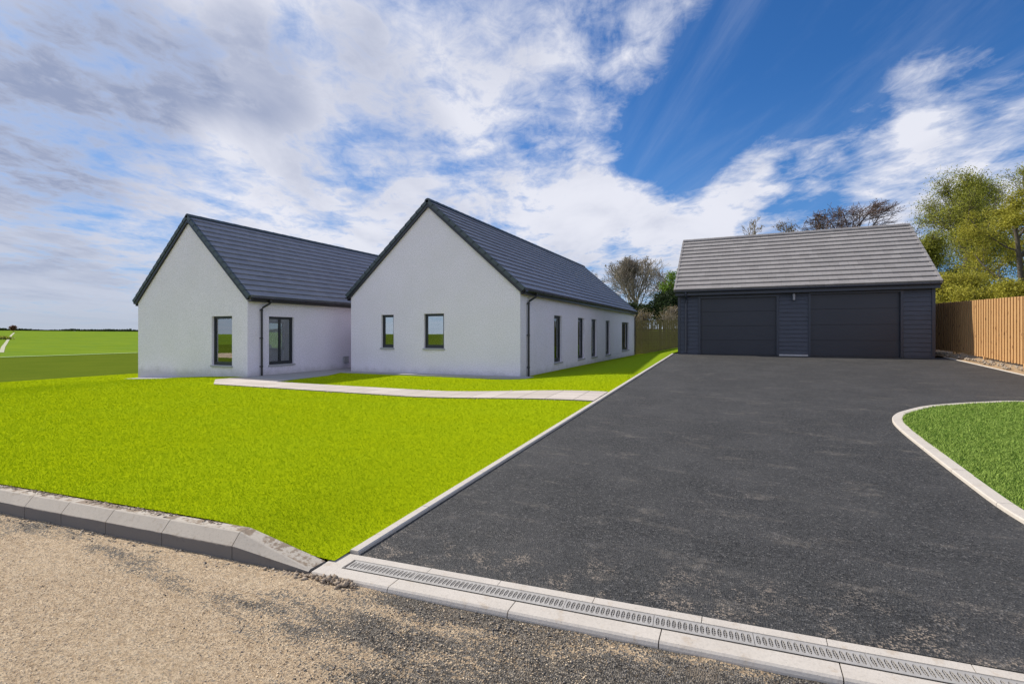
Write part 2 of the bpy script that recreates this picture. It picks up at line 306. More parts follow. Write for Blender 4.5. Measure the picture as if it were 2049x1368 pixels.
def f_glass(refl):
    def f(t, p):
        out = t.n['Material Output']; gl = t.n.new('ShaderNodeBsdfGlossy'); gl.inputs['Roughness'].default_value = 0.01; gl.inputs[0].default_value = (0.93, 0.96, 0.97, 1)
        tr = t.n.new('ShaderNodeBsdfTransparent'); tr.inputs[0].default_value = (0.75, 0.8, 0.8, 1)
        lw = t.n.new('ShaderNodeLayerWeight'); lw.inputs[0].default_value = 0.25
        mx = t.n.new('ShaderNodeMixShader'); t.put(mx.inputs[0], t.math('ADD', t.math('MULTIPLY', lw.outputs['Fresnel'], 1.2), refl, clamp=True))
        t.l.new(tr.outputs[0], mx.inputs[1]); t.l.new(gl.outputs[0], mx.inputs[2]); t.l.new(mx.outputs[0], out.inputs[0])
    return f
mat('glass', fn=f_glass(0.34))
mat('glass_side', fn=f_glass(0.12))
mat('room_white', rough=0.9, fn=lambda t, p: setc(t, t.mix(t.noise(t.P, 2, 2), (0.55, 0.54, 0.52), (0.62, 0.61, 0.59))))
mat('room_dark', rough=0.8, fn=lambda t, p: setc(t, t.mix(t.noise(t.P, 5, 2), (0.10, 0.085, 0.07), (0.14, 0.12, 0.10))))
def f_bark(c0, c1):
    def f(t, p):
        n = t.noise(t.mapv(t.P, scale=(1, 1, 0.4)), 9, 5, 0.7); setc(t, t.mix(n, c0, c1)); setn(t, t.bump(n, 0.6, 0.03))
    return f
mat('bark', rough=0.95, fn=f_bark((0.045, 0.036, 0.028), (0.13, 0.11, 0.085)))
mat('bark_pale', rough=0.95, fn=f_bark((0.17, 0.145, 0.11), (0.36, 0.31, 0.24)))
mat('bark_red', rough=0.95, fn=f_bark((0.06, 0.042, 0.04), (0.15, 0.10, 0.085)))
def leafmat(name, c0, c1, sc=3.0):
    def f(t, p):
        v = t.sep(t.voro(t.P, 9, 1))[0]; n = t.noise(t.P, 0.6, 3)
        c = t.mix(v, c0, c1); c = t.mix(t.ramp(n, 0.35, 0.65, 0, 0.4), c, tuple(0.6 * k for k in c0))
        setc(t, c); t.put(p.inputs['Specular IOR Level'], 0.2)
        tl = t.n.new('ShaderNodeBsdfTranslucent'); t.put(tl.inputs[0], c); ms = t.n.new('ShaderNodeMixShader'); ms.inputs[0].default_value = 0.35
        t.l.new(p.outputs[0], ms.inputs[1]); t.l.new(tl.outputs[0], ms.inputs[2]); t.l.new(ms.outputs[0], t.n['Material Output'].inputs[0])
    return mat(name, rough=0.75, fn=f)
leafmat('leaf_spring', (0.20, 0.22, 0.03), (0.46, 0.46, 0.08))
leafmat('leaf_yellow', (0.25, 0.235, 0.025), (0.52, 0.48, 0.07))
leafmat('leaf_dark', (0.014, 0.028, 0.010), (0.045, 0.07, 0.022))
leafmat('leaf_bright', (0.12, 0.22, 0.02), (0.24, 0.36, 0.04))
leafmat('leaf_bud', (0.15, 0.11, 0.05), (0.28, 0.22, 0.11))
leafmat('leaf_copper', (0.14, 0.06, 0.035), (0.24, 0.12, 0.07))

# ------------------------------------------------------------------ object helpers
class MB:
    def __init__(s): s.v = []; s.f = []; s.m = []
    def face(s, pts, mi=0):
        k = len(s.v); s.v += [tuple(p) for p in pts]; s.f.append(tuple(range(k, k + len(pts)))); s.m.append(mi)
    def hexa(s, p, mi=0):     # 8 points: bottom 4 ccw, top 4 ccw
        k = len(s.v); s.v += [tuple(q) for q in p]
        for f in ((3, 2, 1, 0), (4, 5, 6, 7), (0, 1, 5, 4), (1, 2, 6, 5), (2, 3, 7, 6), (3, 0, 4, 7)): s.f.append(tuple(k + i for i in f)); s.m.append(mi)
    def box(s, x0, x1, y0, y1, z0, z1, mi=0):
        s.hexa([(x0, y0, z0), (x1, y0, z0), (x1, y1, z0), (x0, y1, z0), (x0, y0, z1), (x1, y0, z1), (x1, y1, z1), (x0, y1, z1)], mi)
    def loft(s, rings, cap=True, closed=True, mi=0):
        k = len(s.v); n = len(rings[0])
        for r in rings: s.v += [tuple(q) for q in r]
        for i in range(len(rings) - 1):
            for j in range(n if closed else n - 1):
                j2 = (j + 1) % n; s.f.append((k + i * n + j, k + i * n + j2, k + (i + 1) * n + j2, k + (i + 1) * n + j)); s.m.append(mi)
        if cap and closed:
            s.f.append(tuple(k + j for j in reversed(range(n)))); s.m.append(mi)
            s.f.append(tuple(k + (len(rings) - 1) * n + j for j in range(n))); s.m.append(mi)
    def tube(s, pts, rad, sides=8, mi=0, cap=True):
        pts = [Vector(p) for p in pts]; rings = []
        for i, p in enumerate(pts):
            dd = (pts[min(i + 1, len(pts) - 1)] - pts[max(i - 1, 0)]).normalized()
            ref = Vector((0, 0, 1)) if abs(dd.z) < 0.9 else Vector((1, 0, 0))
            a = dd.cross(ref).normalized(); b = dd.cross(a); r = rad[i] if hasattr(rad, '__len__') else rad
            rings.append([p + (a * math.cos(6.2832 * j / sides) + b * math.sin(6.2832 * j / sides)) * r for j in range(sides)])
        s.loft(rings, cap, True, mi)
    def build(s, name, mats, parent=None, smooth=False, fix=True):
        me = bpy.data.meshes.new(name); me.from_pydata(s.v, [], s.f)
        for m in (mats if isinstance(mats, (list, tuple)) else [mats]): me.materials.append(MATS[m])
        me.polygons.foreach_set('material_index', s.m)
        if smooth: me.polygons.foreach_set('use_smooth', [True] * len(me.polygons))
        me.update(); o = bpy.data.objects.new(name, me); COL.objects.link(o)
        if parent is not None: o.parent = parent; o.matrix_parent_inverse = Matrix.Translation(-PLOC.get(parent.name, Vector()))
        return o
PLOC = {}
def tag(o, label=None, cat=None, group=None, kind=None):
    if label: o['label'] = label
    if cat: o['category'] = cat
    if group: o['group'] = group
    if kind: o['kind'] = kind
    return o
def empty(name, loc, label, cat, group=None):
    o = bpy.data.objects.new(name, None); COL.objects.link(o); o.location = loc; PLOC[o.name] = Vector(loc); return tag(o, label, cat, group)
def arr_mesh(name, V, Fc, m, parent=None, smooth=False):
    me = bpy.data.meshes.new(name); nf, k = Fc.shape
    me.vertices.add(len(V)); me.vertices.foreach_set('co', V.astype(np.float32).ravel())
    me.loops.add(nf * k); me.loops.foreach_set('vertex_index', Fc.astype(np.int32).ravel())
    me.polygons.add(nf); me.polygons.foreach_set('loop_start', np.arange(0, nf * k, k, dtype=np.int32))
    me.materials.append(MATS[m]); me.update(calc_edges=True)
    if smooth: me.polygons.foreach_set('use_smooth', [True] * nf)
    o = bpy.data.objects.new(name, me); COL.objects.link(o)
    if parent is not None: o.parent = parent; o.matrix_parent_inverse = Matrix.Translation(-PLOC.get(parent.name, Vector()))
    return o

# ------------------------------------------------------------------ heights of the ground
def smooth(x): x = np.clip(x, 0, 1); return x * x * (3 - 2 * x)
def yk(x): return 2.70 + 0.087 * x                      # street edge line
def zd(y): return 0.012 + 0.0417 * (y - 2.8)            # driveway slope
def zl(x, y):                                           # lawn / house platform
    x = np.asarray(x, float); y = np.asarray(y, float)
    base = 0.165 - 0.24 * smooth((-15 - x) / 6.5)
    base = base - 0.10 * smooth((6.5 - y) / 4) * smooth((-15 - x) / 6)
    x0 = -3.7 - 3.5 * smooth((y - 2.8) / 6.0)
    wgt = smooth((x - x0) / (-2.6 - x0))
    edge = zd(np.minimum(y, 21.5)) + 0.018
    return base * (1 - wgt) + edge * wgt
def zg(x, y):                                           # everything else (one big sheet under the rest)
    x = np.asarray(x, float); y = np.asarray(y, float); r = np.hypot(x, y)
    z = zl(x, y) - 0.10
    z = np.where(x > -2.45, zd(np.clip(y, 2.6, 22)) - 0.10, z)
    z = np.where(y < yk(x) + 0.2, -0.14, z)
    leftm = smooth((-23.6 - x) / 8.0)
    z = z * (1 - leftm) + leftm * (-0.75)
    # far fields climb gently to a low ridge
    hill = smooth((r - 55) / 330) * (4.6 + 1.1 * np.sin(np.arctan2(x, y) * 3 + 1.0))
    z = z + hill * smooth((y + 40) / 60)
    # bare bank across the street behind the viewer
    z = z + 2.3 * smooth((-y - 9) / 9) * smooth((y + 60) / 30) * (0.6 + 0.4 * np.sin(x * 0.13))
    return z
def sheet(name, xs, ys, zf, m, keep=None, zoff=0.0):
    XX, YY = np.meshgrid(xs, ys, indexing='ij'); ZZ = zf(XX, YY) + zoff
    V = np.stack([XX, YY, ZZ], -1).reshape(-1, 3); ny = len(ys)
    I, J = np.meshgrid(np.arange(len(xs) - 1), np.arange(ny - 1), indexing='ij')
    q = np.stack([I * ny + J, (I + 1) * ny + J, (I + 1) * ny + J + 1, I * ny + J + 1], -1).reshape(-1, 4)
    if keep is not None:
        cx = V[q].mean(1); q = q[keep(cx[:, 0], cx[:, 1])]
    return arr_mesh(name, V, q, m, smooth=True)
def axis(lo, hi, n0, n1, far):
    near = np.linspace(lo, hi, n0); g = np.geomspace(1, far, n1)
    return np.concatenate([lo - g[::-1], near, hi + g])
gx = axis(-30, 14, 150, 60, 6000); gy = axis(-12, 36, 160, 60, 6000)
tag(sheet('ground', gx, gy, zg, 'ground_mix'), kind='structure')

# street surface with low lumps of sand
def zroad(x, y):
    out = np.zeros_like(x)
    for i in range(x.shape[0]):
        for j in range(x.shape[1]):
            p = Vector((x[i, j] * 1.6, y[i, j] * 3.0, 0.3)); out[i, j] = noise.noise(p) * 0.006 + noise.noise(p * 4.3) * 0.005 + noise.noise(p * 11) * 0.003
    return out - 0.026
def street_sheet():
    us = np.concatenate([np.linspace(-40, -7.2, 12), np.linspace(-7, 2.5, 260), np.linspace(2.7, 30, 12)]); vs = np.concatenate([np.linspace(-5.5, 0.2, 10), np.linspace(0.35, 1.0, 100)])
    U, W = np.meshgrid(us, vs, indexing='ij'); YY = np.where(W < 0.3, W, 0.3 + (yk(U) - 0.3 + 0.01) * (W - 0.35) / 0.65)
    YY = np.where(W < 0.3, W - 0.1, YY); Z = zroad(U, YY)
    edge = smooth((YY - yk(U) + 0.42) / 0.42); left = smooth((-2.3 - U) / 1.0)
    spill = np.exp(-((U + 2.45) / 0.42) ** 2) * np.exp(-((YY - yk(U) + 0.10) / 0.13) ** 2)
    Z = Z + edge * left * 0.012 + spill * 0.035
    V = np.stack([U, YY, Z], -1).reshape(-1, 3); ny = len(vs)
    I, J = np.meshgrid(np.arange(len(us) - 1), np.arange(ny - 1), indexing='ij')
    q = np.stack([I * ny + J, (I + 1) * ny + J, (I + 1) * ny + J + 1, I * ny + J + 1], -1).reshape(-1, 4)
    return arr_mesh('road', V, q, 'road_sand', smooth=True)
tag(street_sheet(), kind='structure')

# lawns ------------------------------------------------------------------------------------------
PATH = (9.35, 10.55)
def in_path(x, y):
    a = (y > PATH[0]) & (y < PATH[1]) & (x > -14.2)
    b = (x > -15.5) & (x <= -12.4) & (y > 9.35) & (y < 11.6) & (y > 9.35 + (-13.55 - x) * 1.2)
    return a | b
def lawn_ok(x, y):
    house = ((x > -21.15) & (x < -14.3) & (y > 10.9)) | ((x > -14.4) & (x < -6.35) & (y > 14.2))
    patio = (x > -15) & (x < -12.9) & (y > 11.2)
    return (~house) & (~patio) & (~in_path(x, y))
xs = np.concatenate([np.arange(-23.4, -14.9, 0.25), np.arange(-14.9, -2.58, 0.14)]); xs = np.append(xs, -2.575)
def lawn_mesh():
    rows = np.linspace(0, 1, 90)
    xx = xs
    # rows from the kerb up to Y = 36
    y0 = yk(xx) + 0.172; Yr = y0[:, None] + (36 - y0[:, None]) * (rows[None, :] ** 1.25)
    # snap rows to the path edges for clean borders
    for e in (PATH[0], PATH[1], 14.2, 10.9, 11.6):
        j = np.argmin(np.abs(Yr.mean(0) - e)); Yr[:, j] = e
    Yr.sort(axis=1)
    XX = np.repeat(xx[:, None], len(rows), 1); ZZ = zl(XX, Yr)
    V = np.stack([XX, Yr, ZZ], -1).reshape(-1, 3); ny = len(rows)
    I, J = np.meshgrid(np.arange(len(xx) - 1), np.arange(ny - 1), indexing='ij')
    q = np.stack([I * ny + J, (I + 1) * ny + J, (I + 1) * ny + J + 1, I * ny + J + 1], -1).reshape(-1, 4)
    c = V[q].mean(1); q = q[~(((c[:, 0] > -21) & (c[:, 0] < -14.95) & (c[:, 1] > 11.5)) | ((c[:, 0] > -13.5) & (c[:, 0] < -6.6) & (c[:, 1] > 14.8)))]
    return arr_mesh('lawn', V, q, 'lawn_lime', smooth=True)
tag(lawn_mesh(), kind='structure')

# paths: slabs laid with a visible edge
def zpath(x, y): return zl(x, y) + 0.02
def strip_poly(name, polys, m, thick=0.05, zf=zpath):
    mb = MB()
    for (x0, x1, y0, y1, nx) in polys:
        for i in range(nx):
            a = x0 + (x1 - x0) * i / nx; b = x0 + (x1 - x0) * (i + 1) / nx
            P = [(a, y0), (b, y0), (b, y1), (a, y1)]
            Zs = [float(zf(px, py)) for px, py in P]
            mb.hexa([(px, py, z - thick) for (px, py), z in zip(P, Zs)] + [(px, py, z) for (px, py), z in zip(P, Zs)])
    return mb
mb = strip_poly('footpath', [(-13.6, -2.585, 9.35, 10.55, 56)], 'paving')
# the flare of slabs towards the left wing and the patio between the wings
def slab(mb, P, zo=0.0, th=0.06):
    Zs = [float(zpath(px, py)) + zo for px, py in P]; k = len(mb.v); n = len(P)
    mb.v += [(px, py, z - th) for (px, py), z in zip(P, Zs)] + [(px, py, z) for (px, py), z in zip(P, Zs)]
    mb.f.append(tuple(k + n + i for i in range(n))); mb.m.append(0)
    for i in range(n): mb.f.append((k + i, k + (i + 1) % n, k + n + (i + 1) % n, k + n + i)); mb.m.append(0)
slab(mb, [(-13.6, 9.35), (-13.6, 10.55), (-12.55, 10.55), (-12.75, 11.2), (-14.92, 11.2), (-14.98, 10.35)], -0.002)
tag(mb.build('footpath', 'paving'), kind='structure')
mb = MB()
slab(mb, [(-14.92, 11.2), (-12.75, 11.2), (-12.95, 13.0), (-13.5, 14.2), (-13.5, 20.0), (-14.92, 20.0)], -0.004)
slab(mb, [(-13.5, 14.18), (-6.0, 14.18), (-6.0, 14.74), (-13.5, 14.74)], -0.004)
slab(mb, [(-21.3, 10.9), (-18, 10.9), (-14.96, 10.9), (-14.92, 11.43), (-18, 11.43), (-21.3, 11.43)], -0.03)
tag(mb.build('patio', 'patio_grey'), kind='structure')

# driveway ----------------------------------------------------------------------------------------
def bow(y): return 0.0
isl = [(9.0, 12.35), (6.5, 12.15), (4.55, 11.8), (3.9, 11.5), (3.31, 11.1), (2.85, 10.7), (2.48, 10.2), (2.22, 9.75), (2.06, 9.2), (2.0, 8.5), (1.98, 7.5), (1.97, 6.3), (1.99, 5.4), (2.12, 4.75), (2.42, 4.25), (2.9, 3.95), (3.6, 3.9), (9.0, 4.3)]
xd = np.concatenate([np.linspace(-2.5, 6.3, 70), np.linspace(6.5, 12, 6)]); 
def drive_mesh():
    rows = np.linspace(0, 1, 70); y0 = yk(xd) + 0.305; Yr = y0[:, None] + (21.6 - y0[:, None]) * rows[None, :]
    XX = np.repeat(xd[:, None], len(rows), 1); ZZ = zd(Yr)
    V = np.stack([XX, Yr, ZZ], -1).reshape(-1, 3); ny = len(rows)
    I, J = np.meshgrid(np.arange(len(xd) - 1), np.arange(ny - 1), indexing='ij')
    q = np.stack([I * ny + J, (I + 1) * ny + J, (I + 1) * ny + J + 1, I * ny + J + 1], -1).reshape(-1, 4)
    c = V[q].mean(1); q = q[~((c[:, 0] > 6.35) & (c[:, 1] > 12.6))]
    return arr_mesh('driveway', V, q, 'asphalt', smooth=True)
tag(drive_mesh(), kind='structure')
# right hand soil verge below the fence
mb = MB(); rnd = random.Random(3)
ys_ = np.linspace(12.5, 34, 110)
for i in range(len(ys_) - 1):
    for (xa, xb, ha, hb) in ((6.36, 6.62, 0.0, 0.06), (6.62, 6.95, 0.06, 0.10), (6.95, 9.0, 0.10, 0.12)):
        def zz_(x, y, h): return float(zd(min(y, 22.5))) + h + 0.03 * noise.noise(Vector((x * 5, y * 4, 0)))
        mb.face([(xa, ys_[i], zz_(xa, ys_[i], ha)), (xb, ys_[i], zz_(xb, ys_[i], hb)), (xb, ys_[i + 1], zz_(xb, ys_[i + 1], hb)), (xa, ys_[i + 1], zz_(xa, ys_[i + 1], ha))])
tag(mb.build('soil_verge', 'soil', smooth=True), kind='structure')

def resample(pts, step):
    out = []; 
    for i in range(len(pts) - 1):
        p, q = Vector((*pts[i], 0)), Vector((*pts[i + 1], 0)); n = max(1, int((q - p).length / step))
        for k in range(n): out.append(p.lerp(q, k / n))
    out.append(Vector((*pts[-1], 0))); return out
def catmull(pts, n=6):
    P = [Vector((*p, 0)) for p in pts]; P = [P[0]] + P + [P[-1]]; out = []
    for i in range(1, len(P) - 2):
        for k in range(n):
            t = k / n; a, b, c, d_ = P[i - 1], P[i], P[i + 1], P[i + 2]
            out.append(0.5 * ((2 * b) + (c - a) * t + (2 * a - 5 * b + 4 * c - d_) * t * t + (3 * b - a - 3 * c + d_) * t ** 3))
    out.append(P[-2]); return out
def edging(name, line, wd, up, zf, m, side=1, joint=0.9, down=0.10):
    """row of butted edging stones following a line; small gaps show where they meet"""
    mb = MB(); acc = 0; run = []
    def flush(run):
        if len(run) < 2: return
        rings = []
        for i, p in enumerate(run):
            t = (run[min(i + 1, len(run) - 1)] - run[max(i - 1, 0)]).normalized(); n = Vector((-t.y, t.x, 0)) * side
            if i == 0: p = p + t * 0.003
            if i == len(run) - 1: p = p - t * 0.003
            z = float(zf(p.x, p.y)); a = p; b = p + n * wd; c = 0.009
            rings.append([(a.x, a.y, z - down), (a.x, a.y, z + up - c), (a.x + n.x * c, a.y + n.y * c, z + up), (b.x - n.x * c, b.y - n.y * c, z + up), (b.x, b.y, z + up - c), (b.x, b.y, z - down)])
        mb.loft(rings)
    for i, p in enumerate(line):
        run.append(p)
        if len(run) > 1: acc += (run[-1] - run[-2]).length
        if acc >= joint: flush(run); run = [p]; acc = 0
    flush(run)
    return mb.build(name, m)
L = [Vector((-2.5, y, 0)) for y in np.arange(2.80, 21.35, 0.15)]
tag(edging('driveway_edging', L, 0.082, 0.028, lambda x, y: zd(y), 'concrete_light', side=1), kind='structure')
IL = catmull(isl, 8)
tag(edging('island_edging', IL, 0.135, 0.035, lambda x, y: zd(y), 'concrete_light', side=1, joint=0.9), kind='structure')
L = [Vector((6.30, y, 0)) for y in np.arange(12.6, 21.9, 0.15)]
tag(edging('verge_edging', L, 0.06, 0.015, lambda x, y: zd(y), 'concrete_light', side=-1), kind='structure')
# island turf
IT = [p for p in IL]
def offs(line, dd):
    out = []
    for i, p in enumerate(line):
        t = (line[min(i + 1, len(line) - 1)] - line[max(i - 1, 0)]).normalized(); out.append(p + Vector((-t.y, t.x, 0)) * dd)
    return out
inner = offs(IL, 0.12)
def zi(x, y):
    return float(zd(y)) + 0.035
mb = MB(); k = 0
for i in range(len(inner) - 1):                           # strips towards the far right side
    p, q = inner[i], inner[i + 1]; N = 10; 
    cx, cy = 7.5, 8.0
    for j in range(N):
        a0, a1 = j / N, (j + 1) / N
        P = [p.lerp(Vector((cx, cy, 0)), a0), q.lerp(Vector((cx, cy, 0)), a0), q.lerp(Vector((cx, cy, 0)), a1), p.lerp(Vector((cx, cy, 0)), a1)]
        mb.face([(v.x, v.y, zi(v.x, v.y)) for v in reversed(P)])
mb.face([(inner[0].x, inner[0].y, zi(inner[0].x, inner[0].y)), (7.5, 8, zi(7.5, 8)), (inner[-1].x, inner[-1].y, zi(inner[-1].x, inner[-1].y))])
tag(mb.build('island_lawn', 'lawn_green', smooth=True), kind='structure')

# raised kerb on the left with a dropper stone ----------------------------------------------------
def kerb():
    mb = MB(); xj = [-22.0]; 
    while xj[-1] < -6.4: xj.append(xj[-1] + 0.63)
    xj = [x for x in xj if x < -5.9] + [-5.72, -5.22, -4.66, -4.02, -3.31, -2.63]
    for a, b in zip(xj[:-1], xj[1:]):
        g = 0.0035; rings = []
        nseg = 6 if b > -2.7 else 1
        for k in range(nseg + 1):
            x = a + g + (b - a - 2 * g) * k / nseg; t = (k / nseg) if b > -2.7 else 0
            h = 0.165 * (1 - t) + 0.022 * t; y = yk(x); s = 0.5 - 0.5 * t
            hb = h * 0.52
            rings.append([(x, y, -0.09), (x, y, hb), (x, y + 0.060 * (1 - t) + 0.01 * t, h - 0.005), (x, y + 0.070 * (1 - t) + 0.02 * t, h), (x, y + 0.148, h), (x, y + 0.152, h - 0.006), (x, y + 0.152, -0.09)])
        mb.loft(rings)
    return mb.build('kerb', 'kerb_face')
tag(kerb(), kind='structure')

# flush kerb in front of the drain ------------------------------------------------------------------
def flush():
    mb = MB(); xj = [-2.62, -1.47]
    ang = []
    xj = [-2.62, -1.80, -0.98, -0.155, 0.685, 1.50, 2.33, 3.15, 3.98, 4.8, 5.6, 6.5]
    xj = [-2.62, -2.02, -1.22, -0.39, 0.43, 1.26, 2.1, 2.9, 3.7, 4.5, 5.3, 6.1]
    for a, b in zip(xj[:-1], xj[1:]):
        g = 0.003; rings = []
        for x in (a + g, b - g):
            y = yk(x)
            rings.append([(x, y - 0.004, -0.09), (x, y - 0.004, -0.016), (x, y + 0.002, 0.000), (x, y + 0.012, 0.010), (x, y + 0.112, 0.014), (x, y + 0.112, -0.09)])
        mb.loft(rings)
    mb.loft([[(x, yk(x) + 0.112, -0.09), (x, yk(x) + 0.112, 0.012), (x, yk(x) + 0.31, 0.018), (x, yk(x) + 0.31, -0.09)] for x in (-2.625, -2.47)])
    # back strip behind the channel
    xb = [-2.5, -1.9, -1.4, -0.8, -0.2, 0.4, 1.0, 1.6, 2.2, 3.0, 3.8, 4.6, 5.6, 6.3]
    for a, b in zip(xb[:-1], xb[1:]):
        rings = []
        for x in (a + 0.002, b - 0.002):
            y = yk(x); rings.append([(x, y + 0.246, -0.09), (x, y + 0.246, 0.016), (x, y + 0.306, 0.020), (x, y + 0.306, -0.09)])
        mb.loft(rings)
    return mb.build('flush_kerb', 'concrete_light')
tag(flush(), kind='structure')

# the drainage channel and its slotted grates ----------------------------------------------------------
dc = empty('drainage_channel', (-2.4, float(yk(-2.4)) + 0.18, 0), 'long galvanised slot drain running between the pale kerb and the black driveway', 'drain')
mb = MB()
for (v0, v1, z0, z1) in ((0.113, 0.119, -0.085, 0.0165), (0.239, 0.245, -0.085, 0.0165), (0.119, 0.239, -0.088, -0.080)):
    rings = [[(x, yk(x) + v0, z0), (x, yk(x) + v1, z0), (x, yk(x) + v1, z1), (x, yk(x) + v0, z1)] for x in (-2.46, 6.3)]
    mb.loft(rings)
mb.build('channel_body', 'drain_dark', dc)
mb = MB()
for v0 in (0.119, 0.236):
    mb.loft([[(x, yk(x) + v0, -0.02), (x, yk(x) + v0 + 0.003, -0.02), (x, yk(x) + v0 + 0.003, 0.0175), (x, yk(x) + v0, 0.0175)] for x in (-2.46, 6.3)])
mb.build('edge_rail', 'galvanised', dc)
def grate(length=0.5, ns=17):
    """flat plate with ns upright oval holes, each crossed by thin bars"""
    mb = MB(); W = 0.112; pitch = (length - 0.012) / ns; seg = 10; th = 0.006
    for i in range(ns):
        cx = 0.006 + pitch * (i + 0.5); hw = pitch / 2; rx, ry = hw * 0.74, W * 0.37
        o, inn = [], []
        for k in range(4 * 3):
            a_ = 2 * math.pi * k / 12 + math.pi / 4
            inn.append((cx + rx * math.cos(a_), W / 2 + ry * math.sin(a_)))
            c_, s_ = math.cos(a_), math.sin(a_); m_ = max(abs(c_), abs(s_)); o.append((cx + hw * c_ / m_, W / 2 + W / 2 * s_ / m_))
        for k in range(12):
            k2 = (k + 1) % 12
            mb.face([(*o[k], 0), (*o[k2], 0), (*inn[k2], 0), (*inn[k], 0)])
            mb.face([(*inn[k], 0), (*inn[k2], 0), (*inn[k2], -th), (*inn[k], -th)])
        mb.box(cx - 0.0016, cx + 0.0016, W / 2 - ry, W / 2 + ry, -0.010, -0.0015)
        for yy in (-0.45, 0, 0.45): mb.box(cx - rx, cx + rx, W / 2 + ry * yy - 0.0016, W / 2 + ry * yy + 0.0016, -0.011, -0.0025)
    for x in (0, length - 0.006): mb.box(x, x + 0.006, 0, W, -0.012, 0)
    return mb
gm = grate(); g0 = gm.build('grate', 'galvanised', dc)
ang = math.atan(0.087); x = -2.44; first = True
while x < 5.9:
    g = g0 if first else g0.copy()
    if not first: COL.objects.link(g); g.parent = dc
    g.matrix_parent_inverse = Matrix.Translation(-PLOC[dc.name])
    g.location = (x, float(yk(x)) + 0.123, 0.0165); g.rotation_euler = (0, 0, ang)
    x += 0.503 * math.cos(ang); first = False

# ------------------------------------------------------------------ house
H = empty('white_house', (-14.0, 13, 0.165), 'white rendered bungalow with two gabled wings and dark slate roofs', 'house')
def wall(mb, p0, p1, z0, z1, holes, apex=None, depth=0.11, n=None):
    """flat wall from p0 to p1 (XY) with rectangular holes (u0,u1,za,zb); reveals go inward (to the left of p0->p1)"""
    p0 = Vector((*p0, 0)); p1 = Vector((*p1, 0)); L = (p1 - p0).length; t = (p1 - p0) / L; inn = Vector((-t.y, t.x, 0))
    us = sorted({0, L, *([L / 2] if apex else []), *[h[0] for h in holes], *[h[1] for h in holes]}); zs = sorted({z0, z1, *[h[2] for h in holes], *[h[3] for h in holes]})
    P = lambda u, z, dd=0: (p0 + t * u + inn * dd + Vector((0, 0, z)))
    for i in range(len(us) - 1):
        for j in range(len(zs) - 1):
            uc, zc = (us[i] + us[i + 1]) / 2, (zs[j] + zs[j + 1]) / 2
            if any(h[0] < uc < h[1] and h[2] < zc < h[3] for h in holes): continue
            mb.face([P(us[i], zs[j]), P(us[i + 1], zs[j]), P(us[i + 1], zs[j + 1]), P(us[i], zs[j + 1])])
    if apex: mb.face([P(0, z1), P(L, z1), P(L / 2, apex)])
    for (a, b, c, d_) in holes:
        for (q, r) in (((a, c), (b, c)), ((b, c), (b, d_)), ((b, d_), (a, d_)), ((a, d_), (a, c))):
            mb.face([P(*q), P(*r), P(*r, depth), P(*q, depth)])
def window(p0, p1, h, glass, sill=True, mull=False, parent=None, fr=0.06):
    p0 = Vector((*p0, 0)); p1 = Vector((*p1, 0)); L = (p1 - p0).length; t = (p1 - p0) / L; inn = Vector((-t.y, t.x, 0)); a, b, c, d_ = h
    def bx(m, u0, u1, y0, y1, za, zb):
        q = lambda u, y, z: p0 + t * u + inn * y + Vector((0, 0, z))
        m.hexa([q(u0, y0, za), q(u1, y0, za), q(u1, y1, za), q(u0, y1, za), q(u0, y0, zb), q(u1, y0, zb), q(u1, y1, zb), q(u0, y1, zb)])
    m = MB(); y0, y1 = 0.085, 0.155
    bx(m, a + 0.001, a + fr, y0, y1, c, d_); bx(m, b - fr, b - 0.001, y0, y1, c, d_)
    bx(m, a + fr, b - fr, y0, y1, c, c + fr * 1.5); bx(m, a + fr, b - fr, y0, y1, d_ - fr, d_ - 0.001)
    # sash, a little further back
    s = fr + 0.028
    bx(m, a + fr, a + s, y0 + 0.012, y1, c + fr * 1.5, d_ - fr); bx(m, b - s, b - fr, y0 + 0.012, y1, c + fr * 1.5, d_ - fr)
    bx(m, a + s, b - s, y0 + 0.012, y1, c + fr * 1.5, c + fr * 1.5 + 0.028); bx(m, a + s, b - s, y0 + 0.012, y1, d_ - fr - 0.028, d_ - fr)
    if mull: bx(m, (a + b) / 2 - 0.035, (a + b) / 2 + 0.035, y0 + 0.004, y1, c + fr * 1.5 + 0.028, d_ - fr - 0.028)
    w_ = m.build('window', 'frame_dark', parent)
    g = MB(); bx(g, a + fr, b - fr, 0.118, 0.126, c + fr, d_ - fr); g.build('pane', glass, w_)
    if sill:
        q = MB(); bx(q, a - 0.03, b + 0.03, -0.045, 0.0845, c - 0.055, c - 0.001); q.build('sill', 'sill_stone', w_)
    return w_

ZB = 0.02
AX0, AX1, AY0, AY1, AZ, AR = -21.01, -14.92, 11.43, 27.0, 2.93, 5.74
BX0, BX1, BY0, BY1, BZ, BR = -13.50, -6.47, 14.73, 33.6, 3.12, 6.20
agw = [(-16.73, -15.68, 0.52, 2.21)]; asw = [(12.26, 13.33, 0.52, 2.21)]
bgw = [(-12.06, -11.50, 1.10, 2.30), (-10.18, -9.35, 1.10, 2.31)]
bsw = [(17.94, 18.85, .51, 2.31), (20.98, 21.94, .51, 2.31), (23.14, 24.08, .51, 2.31), (25.88, 26.86, .51, 2.31), (29.8, 31.77, .62, 2.31)]
mb = MB()
conv = lambda hs, o: [(h[0] - o, h[1] - o, h[2], h[3]) for h in hs]
wall(mb, (AX0, AY0), (AX1, AY0), -0.25, AZ, conv(agw, AX0), AR)
wall(mb, (AX1, AY0), (AX1, AY1), ZB, AZ, conv(asw, AY0))
abk = [(1.2, 2.4, 0.52, 2.21), (3.3, 5.0, 0.2, 2.21)]
wall(mb, (AX1, AY1), (AX0, AY1), -0.25, AZ, abk, AR)
